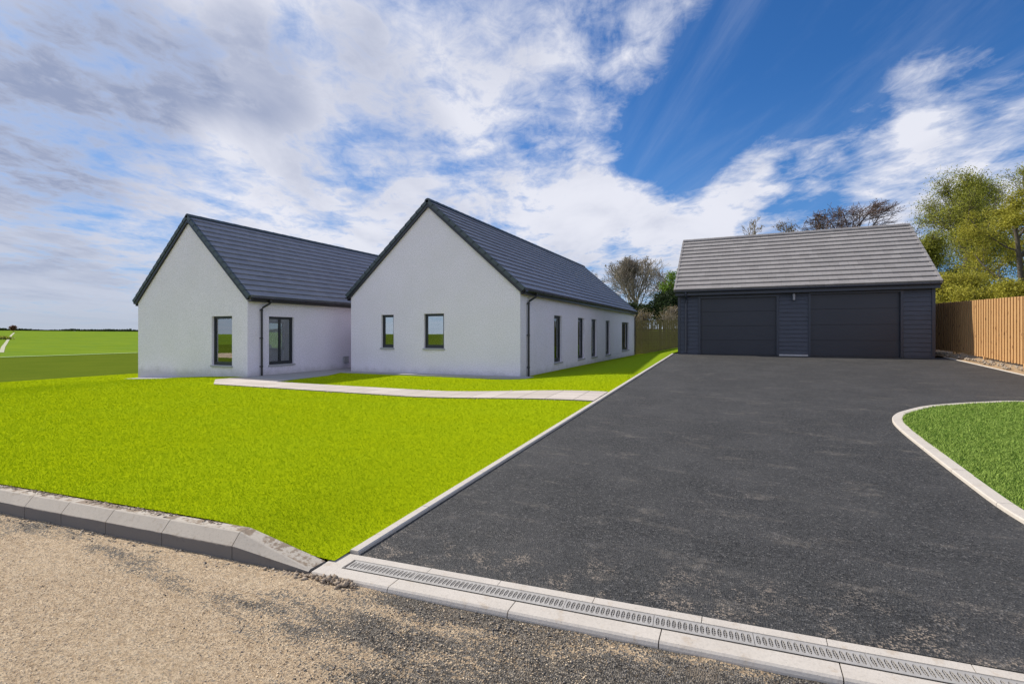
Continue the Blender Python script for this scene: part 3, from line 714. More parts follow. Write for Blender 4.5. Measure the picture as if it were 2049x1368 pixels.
alw = [(3.0, 5.0, 0.3, 2.21), (9.0, 10.2, .8, 2.21), (13.3, 14.9, 0.3, 2.21)]
wall(mb, (AX0, AY1), (AX0, AY0), -0.25, AZ, alw)
wall(mb, (BX0, BY0), (BX1, BY0), ZB, BZ, conv(bgw, BX0), BR)
wall(mb, (BX1, BY0), (BX1, BY1), ZB, BZ, conv(bsw, BY0))
bbk = [(2.5, 4.6, 0.3, 2.3)]
wall(mb, (BX1, BY1), (BX0, BY1), ZB, BZ, bbk, BR)
wall(mb, (BX0, BY1), (BX0, BY0), ZB, BZ, [])
wall(mb, (AX1 + 0.002, 20.0), (BX0 - 0.002, 20.0), ZB, 2.75, [])
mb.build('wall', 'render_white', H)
for h in conv(agw, AX0): window((AX0, AY0), (AX1, AY0), h, 'glass', parent=H)
for h in conv(asw, AY0): window((AX1, AY0), (AX1, AY1), h, 'glass_side', mull=True, parent=H)
for h in abk: window((AX1, AY1), (AX0, AY1), h, 'glass_side', parent=H)
for h in alw: window((AX0, AY1), (AX0, AY0), h, 'glass_side', parent=H)
for h in conv(bgw, BX0): window((BX0, BY0), (BX1, BY0), h, 'glass', parent=H)
for i, h in enumerate(conv(bsw, BY0)): window((BX1, BY0), (BX1, BY1), h, 'glass_side', parent=H, mull=(i == 4), fr=0.075)
for h in bbk: window((BX1, BY1), (BX0, BY1), h, 'glass_side', parent=H)
# rooms seen through the glass
mb = MB()
for (x0, x1, y0, y1, zc) in ((AX0 + .2, AX1 - .2, AY0 + .2, AY1 - .2, 2.55), (BX0 + .2, BX1 - .2, BY0 + .2, BY1 - .2, 2.6)):
    mb.face([(x0, y0, .2), (x1, y0, .2), (x1, y1, .2), (x0, y1, .2)], 1); mb.face([(x0, y1, zc), (x1, y1, zc), (x1, y0, zc), (x0, y0, zc)], 0)
for yy in (19.6, 22.6, 25.0, 28.5): mb.box(BX0 + .3, BX1 - .25, yy, yy + .12, .2, 2.6, 0)
mb.box(BX1 - 3.2, BX1 - 3.08, BY0 + .3, BY1 - .3, .2, 2.6, 0)
mb.box(-20.4, -19.8, 13.2, 16.4, 0.2, 1.1, 0); mb.box(-18.6, -17.9, 13.8, 15.4, .2, 1.0, 1)
mb.build('interior', ['room_white', 'room_dark'], H)
mb = MB(); mb.box(AX1, BX0, 20.0, 26.8, 2.75, 2.9); mb.build('link_roof', 'verge_grey', H)

def roof_slope(mb, x0, x1, y0, y1, zr, xr, ze, xe, courses, along='y', th=0.052, drop=0.10, mi=0):
    """stepped courses of tiles from eave (xe,ze) to ridge (xr,zr), running y0..y1"""
    for i in range(courses):
        a0, a1 = i / courses, (i + 1) / courses
        ex, ez = xe + (xr - xe) * a0, ze + (zr - ze) * a0; fx, fz = xe + (xr - xe) * a1, ze + (zr - ze) * a1
        s = Vector((xr - xe, 0, zr - ze)).normalized(); nn = Vector((-s.z, 0, s.x)); nn = nn if nn.z > 0 else -nn
        E = Vector((ex, 0, ez)); Ff = Vector((fx, 0, fz)) + s * 0.02
        pr = [E - nn * 0.01, E + nn * th, Ff + nn * 0.004, Ff - nn * 0.01]
        def put(v, y): return (v.x, y, v.z) if along == 'y' else (y, v.x, v.z)
        mb.loft([[put(v, y0) for v in pr], [put(v, y1) for v in pr]], mi=mi)
def gable_roof(parent, c0, c1, e0, e1, ze, zr, courses, along, tile, verge, ov_eave, ov_verge, fascia, gut=True, lab=None, vw=0.10):
    """c0..c1 across (wall faces), e0..e1 along; ze/zr structural roofline heights at the walls and ridge"""
    mid = (c0 + c1) / 2; sl = (zr - ze) / (mid - c0); zE = ze - ov_eave * sl + 0.13; zR = zr + 0.13
    mb = MB()
    for sgn, c in ((-1, c0 - ov_eave), (1, c1 + ov_eave)):
        roof_slope(mb, 0, 0, e0 - ov_verge, e1 + ov_verge, zR, mid, zE, c, courses, along)
    # underlay so nothing leaks
    def put(x, y, z): return (x, y, z) if along == 'y' else (y, x, z)
    for c in (c0 - ov_eave, c1 + ov_eave):
        mb.face([put(c, e0 - ov_verge + .02, zE - .03), put(c, e1 + ov_verge - .02, zE - .03), put(mid, e1 + ov_verge - .02, zR - .03), put(mid, e0 - ov_verge + .02, zR - .03)])
    rf = mb.build('roof', tile, parent)
    # ridge tiles
    m = MB(); y = e0 - ov_verge; step = 0.45
    while y < e1 + ov_verge - 0.05:
        y2 = min(y + step + 0.03, e1 + ov_verge); rings = []
        for yy, k in ((y, 1.06), (y2, 1.0)):
            pts = []
            for j in range(7):
                a_ = math.pi * (j / 6); r = 0.12 * k; pts.append(put(mid + math.cos(a_) * r * 1.05, yy, zR + 0.03 - 0.085 * sl + math.sin(a_) * r * 0.95))
            rings.append(pts)
        m.loft(rings); y += step
    m.build('ridge_tiles', verge, rf)
    # verges (dry caps) and barge boards, on both gables
    for e, sg in ((e0, -1), (e1, 1)):
        for c in (c0 - ov_eave, c1 + ov_eave):
            m = MB(); bb = MB()
            p = Vector((c, 0, zE)); q = Vector((mid, 0, zR)); s = (q - p).normalized(); nn = Vector((-s.z, 0, s.x)); nn = nn if nn.z > 0 else -nn; LL = (q - p).length
            for k in range(courses):
                A = p + s * (LL * k / courses - 0.01); B = p + s * (LL * (k + 1) / courses + 0.015)
                ya, yb = e + sg * (ov_verge - 0.05), e + sg * (ov_verge + 0.03)
                lo, hi = min(ya, yb), max(ya, yb)
                m.hexa([put((A - nn * .07).x, lo, (A - nn * .07).z), put((B - nn * .085).x, lo, (B - nn * .085).z), put((B - nn * .085).x, hi, (B - nn * .085).z), put((A - nn * .07).x, hi, (A - nn * .07).z),
                        put((A + nn * .05).x, lo, (A + nn * .05).z), put((B + nn * .03).x, lo, (B + nn * .03).z), put((B + nn * .03).x, hi, (B + nn * .03).z), put((A + nn * .05).x, hi, (A + nn * .05).z)])
            q2 = q; A, B = p - s * 0.0, q2; ya, yb = e + sg * 0.003, e + sg * (ov_verge + 0.006); lo, hi = min(ya, yb), max(ya, yb); d0, d1 = 0.072, 0.072 + vw
            def P(v, off, y): w_ = v - nn * off; return put(w_.x, y, w_.z)
            B2 = Vector((mid, 0, zR)); Bm0 = Vector((mid, 0, zR - d0 / nn.z)); Bm1 = Vector((mid, 0, zR - d1 / nn.z))
            bb.hexa([P(A, d1, lo), put(Bm1.x, lo, Bm1.z), put(Bm1.x, hi, Bm1.z), P(A, d1, hi), P(A, d0, lo), put(Bm0.x, lo, Bm0.z), put(Bm0.x, hi, Bm0.z), P(A, d0, hi)])
            m.build('verge', verge, rf); bb.build('barge_board', fascia, rf)
    return zE, sl
def eaves(parent, c, out, e0, e1, zE, fascia, along='y', brackets=True, ov=0.2, gut_r=0.055, fh=0.16):
    """fascia, soffit and half round gutter along one eave at wall line c; out = +1/-1"""
    def put(x, y, z): return (x, y, z) if along == 'y' else (y, x, z)
    m = MB(); xf = c + out * (ov - 0.03)
    def bxx(x0, x1, y0, y1, z0, z1):
        a, b = min(x0, x1), max(x0, x1); P = [(a, y0), (b, y0), (b, y1), (a, y1)]
        m.hexa([put(px, py, z0) for px, py in P] + [put(px, py, z1) for px, py in P])
    bxx(xf, xf + out * 0.02, e0, e1, zE - fh - 0.02, zE - 0.035); bxx(c + out * 0.004, xf, e0, e1, zE - fh - 0.01, zE - fh + 0.004)
    m.build('fascia', fascia, parent)
    m = MB(); gx = xf + out * (0.022 + gut_r); gz = zE - 0.055; rings = []
    for yy in (e0 - 0.02, e1 + 0.02):
        prof = []
        for j in range(9): a_ = math.pi + math.pi * j / 8; prof.append((gx + math.cos(a_) * gut_r, gz + math.sin(a_) * gut_r))
        for j in range(9): a_ = 2 * math.pi - math.pi * j / 8; prof.append((gx + math.cos(a_) * (gut_r - .006), gz + 0.002 + math.sin(a_) * (gut_r - .006)))
        rings.append([put(px, yy, pz) for px, pz in prof])
    m.loft(rings)
    y = e0 + 0.4
    while brackets and y < e1:
        rings = []
        for yy in (y, y + 0.03):
            rings.append([put(gx + math.cos(math.pi + math.pi * j / 8) * (gut_r + .008), yy, gz + .004 + math.sin(math.pi + math.pi * j / 8) * (gut_r + .008)) for j in range(9)])
        m.loft(rings); y += 0.9
    m.build('gutter', fascia, parent, smooth=False)
    return gx, gz - gut_r
def downpipe(parent, mat_, top, wallpt, zb, out, shoe=True):
    """swan neck from the gutter outlet to a pipe fixed to the wall"""
    m = MB(); tx, ty, tz = top; wx, wy = wallpt
    m.tube([(tx, ty, tz + 0.03), (tx, ty, tz - 0.05)], 0.045, 12)
    m.tube([(tx, ty, tz - 0.04), (tx, ty, tz - 0.07), (tx * .9 + wx * .1, ty * .9 + wy * .1, tz - 0.10), (tx * .1 + wx * .9, ty * .1 + wy * .9, tz - 0.25), (wx, wy, tz - 0.29), (wx, wy, zb)], 0.034, 12)
    for z in (tz - 0.36, (tz + zb) / 2, zb + 0.35): m.tube([(wx, wy, z), (wx, wy, z + 0.05)], 0.042, 12)
    pipe = m.build('downpipe', mat_, parent)
    for z in (tz - 0.35, (tz + zb) / 2 + .01, zb + 0.36):
        ax = out[0]; ay = out[1]; b = MB()
        b.box(min(wx - ax * .05, wx - ax * .0) - (0.055 if ay else 0), max(wx - ax * .05, wx - ax * .0) + (0.055 if ay else 0), min(wy - ay * .05, wy) - (0.055 if ax else 0), max(wy - ay * .05, wy) + (0.055 if ax else 0), z, z + 0.028)
        b.build('bracket', mat_, pipe)
zEA, slA = gable_roof(H, AX0, AX1, AY0, AY1, AZ - .05, AR - .05, 15, 'y', 'tile_slate', 'verge_grey', 0.17, 0.07, 'black_plastic')
zEB, slB = gable_roof(H, BX0, BX1, BY0, BY1, BZ - .05, BR - .05, 16, 'y', 'tile_slate', 'verge_grey', 0.17, 0.07, 'black_plastic')
gA, gzA = eaves(H, AX1, 1, AY0 + .01, AY1, zEA, 'black_plastic'); eaves(H, AX0, -1, AY0 + .01, AY1, zEA, 'black_plastic')
gB, gzB = eaves(H, BX1, 1, BY0 + .01, BY1, zEB, 'black_plastic'); eaves(H, BX0, -1, BY0 + .01, BY1, zEB, 'black_plastic')
downpipe(H, 'black_plastic', (gA, 12.13, gzA), (AX1 + 0.07, 11.92), 0.12, (1, 0))
downpipe(H, 'black_plastic', (gB, 15.55, gzB), (BX1 + 0.07, 15.27), 0.12, (1, 0))
downpipe(H, 'black_plastic', (gB, 33.3, gzB), (BX1 + 0.07, 33.45), 0.12, (1, 0))
mb = MB(); mb.box(AX1 + .002, AX1 + .09, 15.8, 16.02, 0.42, 0.66); mb.box(AX1 + .09, AX1 + .1, 15.78, 16.04, 0.40, 0.68); mb.build('wall_vent', 'sill_stone', H)

# ------------------------------------------------------------------ garage
G = empty('timber_garage', (1.8, 21.3, 0.8), 'navy timber clad double garage with grey tiled roof at end of driveway', 'garage')
GX0, GX1, GY0, GY1, GZ, GR = -2.30, 5.90, 21.30, 27.9, 3.40, 5.78
gz0 = 0.80
doors = [(-1.51, 1.23, 3.03), (2.29, 5.02, 3.07)]
mb = MB()
def clad(mb, p0, p1, z0, z1, gaps, pitch=0.155, apex=None):
    p0 = Vector((*p0, 0)); p1 = Vector((*p1, 0)); L = (p1 - p0).length; t = (p1 - p0) / L; out = Vector((t.y, -t.x, 0)); z = z0
    top = apex if apex else z1; rr = random.Random(5)
    while z < top - 0.01:
        zt = min(z + pitch, top); spans = [(0.0, L)]
        for (a, b, zz1) in gaps:
            if (z + zt) / 2 < zz1: spans = [q for (u, v) in spans for q in ((u, min(v, a)), (max(u, b), v)) if q[1] - q[0] > 0.01]
        if apex and z >= z1 - 0.001: k = (zt - z1) / (apex - z1) * L / 2; spans = [(k, L - k)]
        for (u, v) in spans:
            P = lambda uu, o, zz: p0 + t * uu + out * o + Vector((0, 0, zz)); w_ = rr.uniform(-.003, .003)
            mb.hexa([P(u, 0, z), P(u, 0.034 + w_, z), P(v, 0.034 - w_, z), P(v, 0, z), P(u, 0, zt), P(u, 0.012, zt), P(v, 0.012, zt), P(v, 0, zt)])
        z += pitch
shell = MB()
def shellwall(p0, p1, z0, z1, holes, apex=None): wall(shell, p0, p1, z0, z1, holes, apex, 0.02)
shellwall((GX0, GY0), (GX1, GY0), 0.55, GZ, [(a - GX0, b - GX0, 0.7, c) for a, b, c in doors])
shellwall((GX1, GY0), (GX1, GY1), 0.0, GZ, [], GR); shellwall((GX1, GY1), (GX0, GY1), 0.0, GZ, []); shellwall((GX0, GY1), (GX0, GY0), 0.0, GZ, [], GR)
sh_ = shell.build('wall', 'cladding', G)
clad(mb, (GX0, GY0), (GX1, GY0), 0.845, GZ - 0.13, [(a - .05 - GX0, b + .05 - GX0, c + .05) for a, b, c in doors])
clad(mb, (GX1, GY0), (GX1, GY1), 0.845, GZ, [], apex=GR - 0.1); clad(mb, (GX0, GY1), (GX0, GY0), 0.845, GZ, [], apex=GR - 0.1); clad(mb, (GX1, GY1), (GX0, GY1), 0.845, GZ, [])
mb.build('cladding', 'cladding', G)
mb = MB()   # corner boards
for x in (GX0, GX1):
    s = -1 if x == GX0 else 1
    mb.box(min(x + s * .045, x - s * .05), max(x + s * .045, x - s * .05), GY0 - .05, GY0 + .04, 0.84, GZ - .12)
mb.box(GX0 + .05, GX1 - .05, GY0 - .045, GY0 - .001, GZ - .13, GZ - .02)
mb.build('corner_trim', 'gutter_blue', G)
for bx_ in ((GX0 - .01, doors[0][0] - .06, GY0 - .03, GY0 - .002, 0.60, 0.838), (doors[1][1] + .06, GX1 + .01, GY0 - .03, GY0 - .002, 0.60, 0.838),
            (GX0 - .03, GX0 - .011, GY0 - .03, GY1, 0.0, 0.838), (GX1 + .011, GX1 + .03, GY0 - .03, GY1, 0.0, 0.838)):
    mb = MB(); mb.box(*bx_); mb.build('plinth', 'cladding', G)
mb = MB(); mb.box(doors[0][1] + .06, doors[1][0] - .06, GY0 - .04, GY0 - .002, 0.60, 0.838); tag(mb.build('plinth', 'white_board', G), 'pale plinth between the doors')
for (a, b, c) in doors:
    m = MB(); hz = (c - 0.80) / 4
    for k in range(4):
        z0_, z1_ = 0.80 + hz * k, 0.80 + hz * (k + 1) - 0.016
        y0, y1 = GY0 + .055, GY0 + .095; bz = 0.012
        m.hexa([(a + .03, y0 + .012, z0_), (b - .03, y0 + .012, z0_), (b - .03, y1, z0_), (a + .03, y1, z0_), (a + .03, y0 + .012, z1_ + .012), (b - .03, y0 + .012, z1_ + .012), (b - .03, y1, z1_ + .012), (a + .03, y1, z1_ + .012)])
        m.box(a + .03, b - .03, y0, y0 + .011, z0_ + .012, z1_)
    m.box(a + .04, b - .04, GY0 + .098, GY0 + .11, 0.80, c)
    dr = m.build('garage_door', 'door_grey', G)
    f = MB()
    f.box(a - .05, a + .03, GY0 - .048, GY0 + .06, 0.79, c + .05); f.box(b - .03, b + .05, GY0 - .048, GY0 + .06, 0.79, c + .05); f.box(a + .03, b - .03, GY0 - .047, GY0 + .06, c - .02, c + .05)
    f.build('door_frame', 'gutter_blue', dr)
    s_ = MB(); s_.box(a + .03, b - .03, GY0 + .03, GY0 + .1, 0.765, 0.799); s_.build('bottom_seal', 'black_plastic', dr)
zEG, slG = gable_roof(G, GY0, GY1, GX0, GX1, GZ - 0.02, GR, 13, 'x', 'tile_grey', 'tile_grey', 0.22, 0.16, 'gutter_blue', vw=0.14)
gy, ggz = eaves(G, GY0, -1, GX0 - .12, GX1 + .12, zEG, 'gutter_blue', along='x', ov=0.25, gut_r=0.055, fh=0.20)
downpipe(G, 'gutter_blue', (-2.02, gy, ggz), (-2.02, GY0 - 0.09), 0.88, (0, -1))
m = MB(); m.box(1.74, 1.80, GY0 - .10, GY0 - .02, 2.96, 3.02); m.tube([(1.77, GY0 - .095, 2.86), (1.77, GY0 - .095, 3.08)], 0.045, 14); lw_ = m.build('wall_light', 'lamp_white', G)
for za, zb_ in ((3.081, 3.10), (2.84, 2.859)):
    m = MB(); m.tube([(1.77, GY0 - .095, za), (1.77, GY0 - .095, zb_)], 0.049, 14); m.build('end_cap', 'frame_dark', lw_)

# ------------------------------------------------------------------ fences
FE = empty('timber_fence', (6.8, 18, 0.8), 'tall new orange brown board fence on the soil bank right of the garage', 'fence')
m = MB(); y = 10.0; rr = random.Random(11); i = 0
while y < 27.5:
    wd = 0.105; g = float(zd(min(y, 22.5))) + 0.12; top = g + 1.83 + 0.0 * y; side = i % 2
    x0 = 6.80 if side else 6.778
    zb_ = g + rr.uniform(.02, .05); zt = 2.78 - (24.6 - y) * 0.0262 + rr.uniform(-.006, .006)
    m.box(x0 - .02, x0, y + rr.uniform(0, .006), y + wd, zb_, zt); y += 0.085; i += 1
m.build('board', 'fence_new', FE); FE.children[0].name = 'board_panel'
m = MB()
for hz in (0.35, 1.05, 1.65):
    m.loft([[(6.802, yy, zd(min(yy, 22.5)) + .12 + hz), (6.84, yy, zd(min(yy, 22.5)) + .12 + hz), (6.84, yy, zd(min(yy, 22.5)) + .2 + hz), (6.802, yy, zd(min(yy, 22.5)) + .2 + hz)] for yy in (10, 14, 18, 22.5, 27.4)])
m.build('rail', 'fence_new', FE)
for yy in np.arange(10.3, 27.5, 2.4):
    m = MB(); z_ = float(zd(min(yy, 22.5))); m.box(6.842, 6.93, yy, yy + .09, z_ - .1, z_ + 1.85); m.box(6.74, 6.80, yy + .0, yy + .07, z_ + 0.02, z_ + 0.2); m.build('post', 'fence_new', FE)
FB = empty('garden_fence', (-2.5, 34.3, 0.2), 'weathered olive brown slatted fence between the house and the garage', 'fence')
m = MB(); x = -6.9; i = 0
while x < 2.5:
    m.box(x, x + 0.10, 34.30 + (0.0 if i % 2 else .03), 34.32 + (0.0 if i % 2 else .03), 0.1, 2.52 + rr.uniform(-.03, .03)); x += 0.125 if i % 3 else 0.15; i += 1
m.build('board_panel', 'fence_old', FB)
m = MB()
for z in (0.5, 1.2, 1.85): m.box(-6.9, 2.5, 34.352, 34.39, z, z + .09)
for k in range(14): m.box(-6.9, 2.5, 34.27, 34.297, 0.16 + k * .118, 0.16 + k * .118 + .10)
m.build('rail', 'fence_old', FB)
for xx in np.arange(-6.8, 2.5, 1.8):
    m = MB(); m.box(xx, xx + .1, 34.392, 34.49, 0, 2.5); m.build('post', 'fence_old', FB)

# ------------------------------------------------------------------ trees
class Tubes:
    def __init__(s): s.V = []; s.Q = []; s.n = 0
    def add(s, P, rad, sides):
        P = np.array(P); d_ = np.gradient(P, axis=0); d_ /= np.linalg.norm(d_, axis=1)[:, None] + 1e-9
        ref = np.array([0.31, 0.95, 0.1]); a_ = np.cross(d_, ref); a_ /= np.linalg.norm(a_, axis=1)[:, None] + 1e-9; b_ = np.cross(d_, a_)
        th = np.arange(sides) * 2 * math.pi / sides
        ring = P[:, None, :] + (a_[:, None, :] * np.cos(th)[None, :, None] + b_[:, None, :] * np.sin(th)[None, :, None]) * np.array(rad)[:, None, None]
        s.V.append(ring.reshape(-1, 3)); m_ = len(P)
        I, J = np.meshgrid(np.arange(m_ - 1), np.arange(sides), indexing='ij'); J2 = (J + 1) % sides
        s.Q.append(np.stack([s.n + I * sides + J, s.n + I * sides + J2, s.n + (I + 1) * sides + J2, s.n + (I + 1) * sides + J], -1).reshape(-1, 4)); s.n += m_ * sides
    def build(s, name, m_, parent):
        return arr_mesh(name, np.concatenate(s.V), np.concatenate(s.Q), m_, parent, smooth=True)
def tree(name, loc, height, spread, seed, label, leaf=None, leaves=0, leaf_size=0.12, bark='bark', levels=4, kids=(7, 6, 5, 4), up=0.35, trunk_frac=0.3, rad=None, flat=1.0, wind=(0, 0), leaf_r=0.25, twig=0.012, cat='tree', group=None, droop=0.0, crown_bark=None):
    rn = np.random.RandomState(seed); root = empty(name, loc, label, cat, group); tb = Tubes(); cr = Tubes(); tips = []
    L0 = Vector(loc); rad = rad or height * 0.022
    C = np.array([loc[0] + wind[0] * height * 0.3, loc[1] + wind[1] * height * 0.3, loc[2] + height * (0.45 + trunk_frac / 2)]); ax = np.array([spread / 2, spread / 2, height * (1 - trunk_frac) / 2 * 1.05])
    def grow(p, d_, ln, r, lv):
        lim = rn.uniform(.6, 1.25); n = 6 if lv < 2 else 4; P = [np.array(p)]; d_ = np.array(d_, float); rs = [r]
        for k in range(n):
            d_ = d_ + rn.normal(0, 0.13 if lv else 0.05, 3) + np.array([wind[0] * .12, wind[1] * .12, (up * .12 if lv else 0) - droop * .1 * lv]); d_ /= np.linalg.norm(d_)
            q = P[-1] + d_ * ln / n
            if lv >= 1:
                e = np.sum(((q - C) / ax) ** 2)
                if e > lim and k > 0: break
            P.append(q); rs.append(max(r * (1 - 0.62 * (k + 1) / n), twig * 0.5))
        (tb if lv <= 1 else cr).add(P, rs, 7 if lv == 0 else (5 if lv == 1 else 3))
        if lv >= levels - 2: tips.extend(P[1:])
        if lv >= levels - 1: return
        m_ = kids[lv]
        for k in range(m_):
            f = (0.35 if lv == 0 and trunk_frac < .9 else 0.15) + (0.65 if lv == 0 else 0.85) * (k + rn.rand() * .8) / m_
            f = max(f, trunk_frac * 1.4) if lv == 0 else f
            f = min(f, 0.999); i = f * (len(P) - 1); i0 = min(int(i), len(P) - 2); q = P[i0] + (P[i0 + 1] - P[i0]) * (i - i0)
            dd = P[i0 + 1] - P[i0]; dd = dd / (np.linalg.norm(dd) + 1e-9)
            az = rn.rand() * 6.283; s_ = np.cross(dd, [math.cos(az), math.sin(az), 0.3]); s_ /= np.linalg.norm(s_) + 1e-9
            an = rn.uniform(0.45, 1.0) if lv else rn.uniform(0.5, 1.15) * (1.25 - 0.6 * f)
            nd = dd * math.cos(an) + s_ * math.sin(an); nd[2] = nd[2] * flat + up * .3; nd /= np.linalg.norm(nd)
            ratio = {0: 0.62, 1: 0.55, 2: 0.5, 3: 0.5}.get(lv, .5)
            base = ln if lv else spread * 0.85
            grow(q, nd, base * ratio * rn.uniform(.7, 1.15) * (1.15 - .4 * f), max(rs[i0] * (0.5 if lv else 0.45), twig * .6), lv + 1)
    grow(list(loc), (wind[0] * .2, wind[1] * .2, 1), height * 0.8, rad, 0)
    tk = tb.build('trunk', bark, root)
    if cr.V: crown = cr.build('crown', crown_bark or bark, root)
    if leaves:
        tp = np.array(tips); idx = rn.randint(0, len(tp), leaves); c = tp[idx] + rn.normal(0, leaf_r, (leaves, 3)) * np.array([1, 1, 0.6])
        a_ = rn.normal(0, 1, (leaves, 3)); a_ /= np.linalg.norm(a_, axis=1)[:, None]; b_ = np.cross(a_, rn.normal(0, 1, (leaves, 3))); b_ /= np.linalg.norm(b_, axis=1)[:, None]
        s_ = leaf_size * rn.uniform(.5, 1.2, (leaves, 1)); V = np.stack([c - a_ * s_, c + b_ * s_ * .55, c + a_ * s_, c - b_ * s_ * .55], 1).reshape(-1, 3)
        Q = np.arange(leaves * 4).reshape(-1, 4); o = arr_mesh('leaves', V, Q, leaf, root)
    return root
def at(px, D, z=0.5):
    p = F * D + RT * ((px - 1024) / 1000 * D); return (p.x, p.y, z)
# big spring trees on the right
tree('broadleaf_tree', at(1922, 40, .4), 14.4, 10.2, 4, 'large spring tree with thin pale green leaves right behind the garage', 'leaf_spring', 62000, 0.062, levels=5, kids=(18, 8, 6, 4), trunk_frac=.14, leaf_r=.4, twig=.02, up=.4, crown_bark='bark', group='trees and bushes beyond the fences')
tree('broadleaf_tree', at(1878, 36, .5), 8.6, 5.4, 90, 'smaller spring tree filling the corner beside the garage roof verge', 'leaf_spring', 30000, 0.058, levels=5, kids=(14, 7, 5, 4), trunk_frac=.1, leaf_r=.3, twig=.018, up=.4, group='trees and bushes beyond the fences')
tree('broadleaf_tree', at(2075, 46, .4), 18.0, 12.0, 8, 'tall half bare tree at the right edge above the yellow green tree', 'leaf_spring', 12000, 0.07, levels=5, kids=(9, 6, 5, 4), trunk_frac=.22, leaf_r=.2, twig=.022, group='trees and bushes beyond the fences')
tree('maple_tree', at(2050, 31, .5), 10.4, 7.2, 15, 'dense yellow green tree in front of taller trees at right edge', 'leaf_yellow', 42000, 0.06, levels=4, kids=(13, 8, 6), trunk_frac=.15, flat=.45, leaf_r=.22, up=.15, twig=.016, group='trees and bushes beyond the fences')
tree('leafy_shrub', at(1905, 29, .7), 4.4, 6.6, 21, 'wide yellow green bush above the shaded end of the new fence', 'leaf_yellow', 34000, 0.06, levels=4, kids=(12, 8, 6), trunk_frac=.05, flat=.5, leaf_r=.2, up=.2, cat='bush', group='trees and bushes beyond the fences')
tree('leafy_shrub', at(2010, 25, .7), 3.5, 6.6, 27, 'low yellow green bush directly behind the sunlit fence boards', 'leaf_yellow', 30000, 0.058, levels=4, kids=(12, 8, 6), trunk_frac=.05, flat=.5, leaf_r=.2, up=.2, cat='bush', group='trees and bushes beyond the fences')
# behind the garage
tree('beech_tree', at(1692, 50, .3), 14.9, 13.5, 31, 'dark reddish windswept bare tree rising over the garage ridge', 'leaf_bud', 1500, 0.07, bark='bark_red', levels=5, kids=(15, 9, 7, 7), trunk_frac=.35, flat=.5, wind=(.25, .1), leaf_r=.25, twig=.024, group='trees and bushes beyond the fences')
tree('bare_tree', at(1512, 50, .3), 14.4, 5.4, 37, 'small bare pale twigged tree over left part of garage ridge', bark='bark_pale', levels=5, kids=(8, 6, 5, 4), trunk_frac=.3, twig=.028, group='trees and bushes beyond the fences')
tree('budding_tree', at(1578, 52, .3), 14.6, 4.2, 38, 'small brown budding treetop beside the reddish tree over the garage', 'leaf_bud', 3500, 0.08, bark='bark_pale', levels=4, kids=(9, 7, 6), trunk_frac=.3, twig=.028, group='trees and bushes beyond the fences')
# between house and garage
tree('bare_tree', at(1272, 52, .2), 9.3, 11.0, 41, 'spreading bare tree with tangled twigs between house and garage', 'leaf_bud', 500, 0.05, bark='bark_pale', levels=5, kids=(18, 9, 7, 5), trunk_frac=.08, twig=.026, up=.6, group='trees and bushes beyond the fences')
tree('bare_tree', at(1325, 55, .2), 9.2, 6.0, 77, 'low bare tree behind the dark evergreen bush near the garage roof', bark='bark_pale', levels=5, kids=(12, 7, 5, 4), trunk_frac=.1, twig=.024, up=.5, group='trees and bushes beyond the fences')
tree('bare_tree', at(1192, 58, .2), 10.0, 4.5, 43, 'faint bare treetop just over the far end of the house roof', bark='bark_pale', levels=5, kids=(8, 6, 5, 3), trunk_frac=.2, twig=.024, group='trees and bushes beyond the fences')
tree('broadleaf_tree', at(1352, 47, .2), 7.6, 3.4, 45, 'bright green leafy tree peeping out left of the garage roof', 'leaf_bright', 7000, 0.085, levels=4, kids=(9, 7, 6), trunk_frac=.15, twig=.018, group='trees and bushes beyond the fences')
tree('evergreen_bush', at(1335, 44, .2), 5.0, 4.8, 47, 'dark evergreen bush behind the olive fence beside the garage', 'leaf_dark', 16000, 0.11, levels=4, kids=(12, 8, 6), trunk_frac=.05, leaf_r=.25, cat='bush', group='trees and bushes beyond the fences')
tree('evergreen_bush', at(1268, 47, .2), 4.2, 5.0, 48, 'dark green bush under the bare tree at the house corner', 'leaf_dark', 11000, 0.11, levels=4, kids=(12, 8, 6), trunk_frac=.05, leaf_r=.25, cat='bush', group='trees and bushes beyond the fences')
tree('twiggy_bush', at(1345, 39, .2), 3.6, 3.4, 51, 'pale leafless bush above the fence next to the garage wall', 'leaf_bud', 900, 0.06, bark='bark_pale', levels=4, kids=(14, 7, 6), trunk_frac=.03, twig=.022, up=.7, cat='bush', group='trees and bushes beyond the fences')
tree('twiggy_bush', at(1285, 38, .2), 3.4, 3.0, 52, 'pale leafless bush above the fence next to the house corner', 'leaf_bud', 1500, 0.06, bark='bark_pale', levels=4, kids=(14, 7, 6), trunk_frac=.03, twig=.022, up=.7, cat='bush', group='trees and bushes beyond the fences')

# ------------------------------------------------------------------ far left fields
def zgs(x, y): return float(zg(np.array(x), np.array(y)))
m = MB(); rr = random.Random(2)    # pale headland strip along the field edge
pts = [at(px, D) for px, D in ((-300, 40), (0, 49), (140, 54), (275, 60.5), (420, 70))]
for p, q in zip(pts[:-1], pts[1:]):
    n_ = 14
    for k in range(n_):
        a_ = Vector(p).lerp(Vector(q), k / n_); b_ = Vector(p).lerp(Vector(q), (k + 1) / n_); dr = Vector((a_.x, a_.y, 0)).normalized()
        for wd0, wd1 in ((0, 0.9),):
            P = [a_ + dr * wd0, b_ + dr * wd0, b_ + dr * wd1, a_ + dr * wd1]
            m.face([(v.x, v.y, zgs(v.x, v.y) + .05) for v in P])
mat('track_pale', rough=.9, fn=lambda t, p: setc(t, t.mix(t.noise(t.P, .5, 4), (0.17, 0.28, 0.08), (0.27, 0.37, 0.15))))
tag(m.build('track', 'track_pale'), kind='structure')
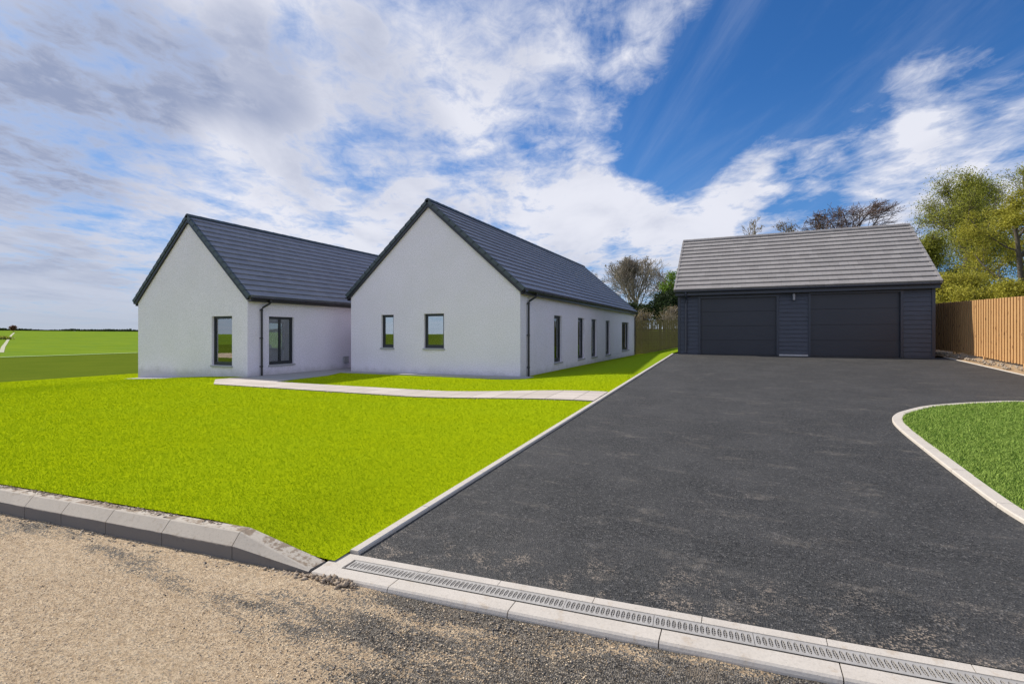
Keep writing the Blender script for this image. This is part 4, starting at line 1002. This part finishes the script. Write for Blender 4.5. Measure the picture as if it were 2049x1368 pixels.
def hedge(name, line, h, wd, n, leaf, label, cat='hedge', size=.3, stuff=True, seed=1):
    rn = np.random.RandomState(seed); P = np.array([(p[0], p[1]) for p in line]); seg = rn.randint(0, len(P) - 1, n); f = rn.rand(n, 1)
    c = P[seg] * (1 - f) + P[seg + 1] * f; c = c + rn.normal(0, wd / 3, (n, 2)); z = zg(c[:, 0], c[:, 1])
    hh = np.array([noise.noise(Vector((a_ * .08, b_ * .08, 0))) for a_, b_ in c]) * .6 + .75
    z = z + rn.rand(n) ** .7 * h * hh; c = np.column_stack([c, z])
    a_ = rn.normal(0, 1, (n, 3)); a_ /= np.linalg.norm(a_, axis=1)[:, None]; b_ = np.cross(a_, rn.normal(0, 1, (n, 3))); b_ /= np.linalg.norm(b_, axis=1)[:, None]; s_ = size * rn.uniform(.5, 1.3, (n, 1))
    V = np.stack([c - a_ * s_, c + b_ * s_, c + a_ * s_, c - b_ * s_], 1).reshape(-1, 3)
    o = arr_mesh(name, V, np.arange(n * 4).reshape(-1, 4), leaf); return tag(o, label, cat, kind='stuff' if stuff else None)
hedge('hedgerow', [at(px, 395) for px in range(-400, 1000, 40)], 2.6, 6, 22000, 'leaf_dark', 'thin dark line of distant hedges along the horizon left of the house', 'hedge', .5)
hedge('field_hedge', [at(px, D) for px, D in ((-160, 120), (-60, 118), (10, 116))], 0.9, 2.0, 5000, 'leaf_spring', 'low green hedge across the field at the left edge', 'hedge', .25, stuff=False, seed=3)
tree('field_tree', at(27, 190, zgs(*at(27, 190)[:2])), 2.6, 2.6, 61, 'tiny brown bush on the skyline at far left', 'leaf_copper', 1500, .2, levels=3, kids=(8, 6), trunk_frac=.1, twig=.03, cat='bush')
m = MB()
pts = [at(28, 185), at(22, 150), at(15, 110), at(6, 78), at(2, 60)]
for p, q in zip(pts[:-1], pts[1:]):
    for k in range(10):
        a_ = Vector(p).lerp(Vector(q), k / 10); b_ = Vector(p).lerp(Vector(q), (k + 1) / 10); r_ = RT * 0.32
        m.face([(v.x, v.y, zgs(v.x, v.y) + .04) for v in (a_ - r_, a_ + r_, b_ + r_, b_ - r_)])
mat('track_dirt', rough=.9, fn=lambda t, p: setc(t, t.mix(t.noise(t.P, .5, 4), (0.24, 0.25, 0.14), (0.36, 0.34, 0.22))))
tag(m.build('farm_track', 'track_dirt'), kind='structure')

# ------------------------------------------------------------------ grass blades, grit and clods
def blades(name, pts, zf, h, wd, m_, seed, label, lean=.5):
    rn = np.random.RandomState(seed); n = len(pts); az = rn.rand(n) * 6.283; hh = h * rn.uniform(.6, 1.25, n); ww = wd * rn.uniform(.7, 1.3, n)
    z = zf(pts[:, 0], pts[:, 1]); b = np.column_stack([pts, z - .002]); s_ = np.column_stack([np.cos(az), np.sin(az), np.zeros(n)]) * ww[:, None]
    ln = rn.normal(0, lean, (n, 2)) * hh[:, None]; tip = b + np.column_stack([ln, hh])
    V = np.stack([b - s_, b + s_, tip], 1).reshape(-1, 3); return tag(arr_mesh(name, V, np.arange(n * 3).reshape(-1, 3), m_), label, 'grass', kind='stuff')
rn = np.random.RandomState(7)
def samp(n, x0, x1, y0, y1): return np.column_stack([rn.uniform(x0, x1, n), rn.uniform(y0, y1, n)])
P = samp(1900000, -24, -2.6, 1.2, 14.2); Dd = P @ np.array([F.x, F.y]); Rr = P @ np.array([RT.x, RT.y])
pr = np.clip(1.0 * (4.2 / np.maximum(Dd, 3)) ** 2, 0, 1); ok = (Dd > 2.5) & (P[:, 1] > yk(P[:, 0]) + .175) & (np.abs(Rr) < Dd * 1.9) & (P[:, 0] > -23.3) & (rn.rand(len(P)) < pr) & (~in_path(P[:, 0], P[:, 1])) & lawn_ok(P[:, 0], P[:, 1]) & (P[:, 0] < -2.6)
P = P[ok]; Dn = (P @ np.array([F.x, F.y]))
blades('grass', P, zl, .018 + .004 * smooth((Dn - 3) / 9), .0018 + .00045 * (Dn - 3), 'blade_lime', 5, 'vivid lime green short grass of the front lawn')
pf = samp(60000, -23, -2.6, 2.2, 3.4)      # shaggy edge over the back of the kerb
ok = (pf[:, 1] > yk(pf[:, 0]) + .168) & (pf[:, 1] < yk(pf[:, 0]) + .21) & (pf[:, 0] > -9); 
blades('edge_grass', pf[ok], lambda x, y: zl(x, y) - .012, .034, .003, 'blade_lime', 9, 'ragged grass fringe along the back of the street kerb', .7)
P = samp(420000, 2.1, 7.5, 3.9, 12.0); Dd = P @ np.array([F.x, F.y]); Rr = P @ np.array([RT.x, RT.y])
poly = [(p.x, p.y) for p in inner]
def inpoly(P, poly):
    c = np.zeros(len(P), bool); x, y = P[:, 0], P[:, 1]; j = len(poly) - 1
    for i in range(len(poly)):
        xi, yi = poly[i]; xj, yj = poly[j]
        c ^= ((yi > y) != (yj > y)) & (x < (xj - xi) * (y - yi) / (yj - yi + 1e-12) + xi); j = i
    return c
ok = inpoly(P, poly) & (Rr < Dd * 2.6) & (rn.rand(len(P)) < np.clip((5 / np.maximum(Dd, 1)) ** 2, 0, 1))
blades('island_grass', P[ok], lambda x, y: zd(y) + .035, .03, .0045, 'blade_green', 12, 'mid green tufted grass of the kerbed island at right', .6)
def stones(name, P, zf, s0, s1, m_, seed, label, cat, flat=.7):
    rn = np.random.RandomState(seed); n = len(P); s = s0 + (s1 - s0) * rn.rand(n) ** 2.2; o = np.array([(1, 0, 0), (0, 1, 0), (-1, 0, 0), (0, -1, 0), (0, 0, 1), (0, 0, -1)], float)
    V = o[None] * rn.uniform(.45, 1.35, (n, 6, 1)) * s[:, None, None]; V[:, :, 2] *= flat; V += rn.normal(0, .22, (n, 6, 3)) * s[:, None, None]
    az = rn.rand(n) * 6.283; c, s_ = np.cos(az)[:, None], np.sin(az)[:, None]; x = V[:, :, 0] * c - V[:, :, 1] * s_; y = V[:, :, 0] * s_ + V[:, :, 1] * c
    V = np.stack([x, y, V[:, :, 2]], -1) + np.column_stack([P, zf(P[:, 0], P[:, 1]) + s * .25])[:, None, :]
    f = np.array([(0, 1, 4), (1, 2, 4), (2, 3, 4), (3, 0, 4), (1, 0, 5), (2, 1, 5), (3, 2, 5), (0, 3, 5)])
    Q = (np.arange(n)[:, None, None] * 6 + f[None]).reshape(-1, 3); return tag(arr_mesh(name, V.reshape(-1, 3), Q, m_), label, cat, kind='stuff')
P = samp(90000, -4.5, 2.2, .6, 2.9); gd = np.array([noise.noise(Vector((x * 1.0, y * 3.0, 5))) for x, y in P])
wgt = np.clip((P[:, 0] + P[:, 1] * .55 + 1.6) / 1.2, 0.02, 1) * np.clip(.55 + gd * 1.3, .02, 1)
ok = (P[:, 1] < yk(P[:, 0]) - .01) & (rn.rand(len(P)) < wgt * .55)
stones('gravel', P[ok], lambda x, y: x * 0 - .026, .0025, .0075, 'stone_dark', 3, 'loose grey and tan grit spread over the street', 'gravel')
P = samp(42000, -6.5, -.6, .5, 2.6); ok = (P[:, 1] < yk(P[:, 0]) - .02)
stones('sand_crumbs', P[ok], lambda x, y: x * 0 - .024, .0018, .0058, 'sand_chip', 33, 'fine sandy crumbs lying over the left part of the street', 'sand', flat=.6)
# clods where the kerb drops
n = 300; q = np.column_stack([np.where(rn.rand(n) < .6, rn.normal(-2.33, .07, n), rn.normal(-2.6, .16, n)), np.zeros(n)]); q[:, 1] = yk(q[:, 0]) - .02 - np.abs(rn.normal(0, .045, n))
stones('rubble', q, lambda x, y: x * 0 - .012 + .030 * np.exp(-((x + 2.42) / .25) ** 2) * np.exp(-((y - yk(x) + .05) / .08) ** 2), 0.003, .026, 'clod', 8, 'heap of small earth clods at the end of the dropped kerb stone', 'rubble')
n = 900; q = np.column_stack([rn.uniform(-7.5, -2.2, n), np.zeros(n)]); q[:, 1] = yk(q[:, 0]) - np.abs(rn.normal(0, .05, n)) - .005
stones('kerb_grit', q, lambda x, y: x * 0 - .016, .003, .014, 'stone_chip', 9, 'line of grit and crumbs at the foot of the raised kerb', 'gravel')
n = 260; q = np.column_stack([rn.uniform(-13.6, -3, n), 9.35 - np.abs(rn.normal(0, .03, n))]); q[n // 2:, 1] = 10.55 + np.abs(rn.normal(0, .03, n - n // 2))
stones('path_crumbs', q, lambda x, y: zl(x, y), .010, .035, 'clod', 10, 'scattered brown soil crumbs along the edges of the footpath', 'soil')
n = 500; q = np.column_stack([rn.uniform(6.42, 6.8, n), rn.uniform(13, 24, n)])
stones('verge_stones', q, lambda x, y: zd(np.minimum(y, 22.5)) + .05, .015, .07, 'stone_chip', 14, 'loose stones lying on the sandy verge under the new fence', 'stones')
n = 1500; q = np.column_stack([rn.uniform(-8, -3.25, n), np.zeros(n)]); q[:, 1] = yk(q[:, 0]) + .150 - np.abs(rn.normal(0, .026, n))
pz = np.array([noise.noise(Vector((x_ * 2.2, 0, 3))) for x_ in q[:, 0]]); q = q[(pz > -.08) & (q[:, 1] > yk(q[:, 0]) + .075)]
stones('kerb_soil', q, lambda x, y: x * 0 + .164, .003, .014, 'clod', 41, 'brown soil crumbs left lying on top of the raised kerb', 'soil', flat=.5)
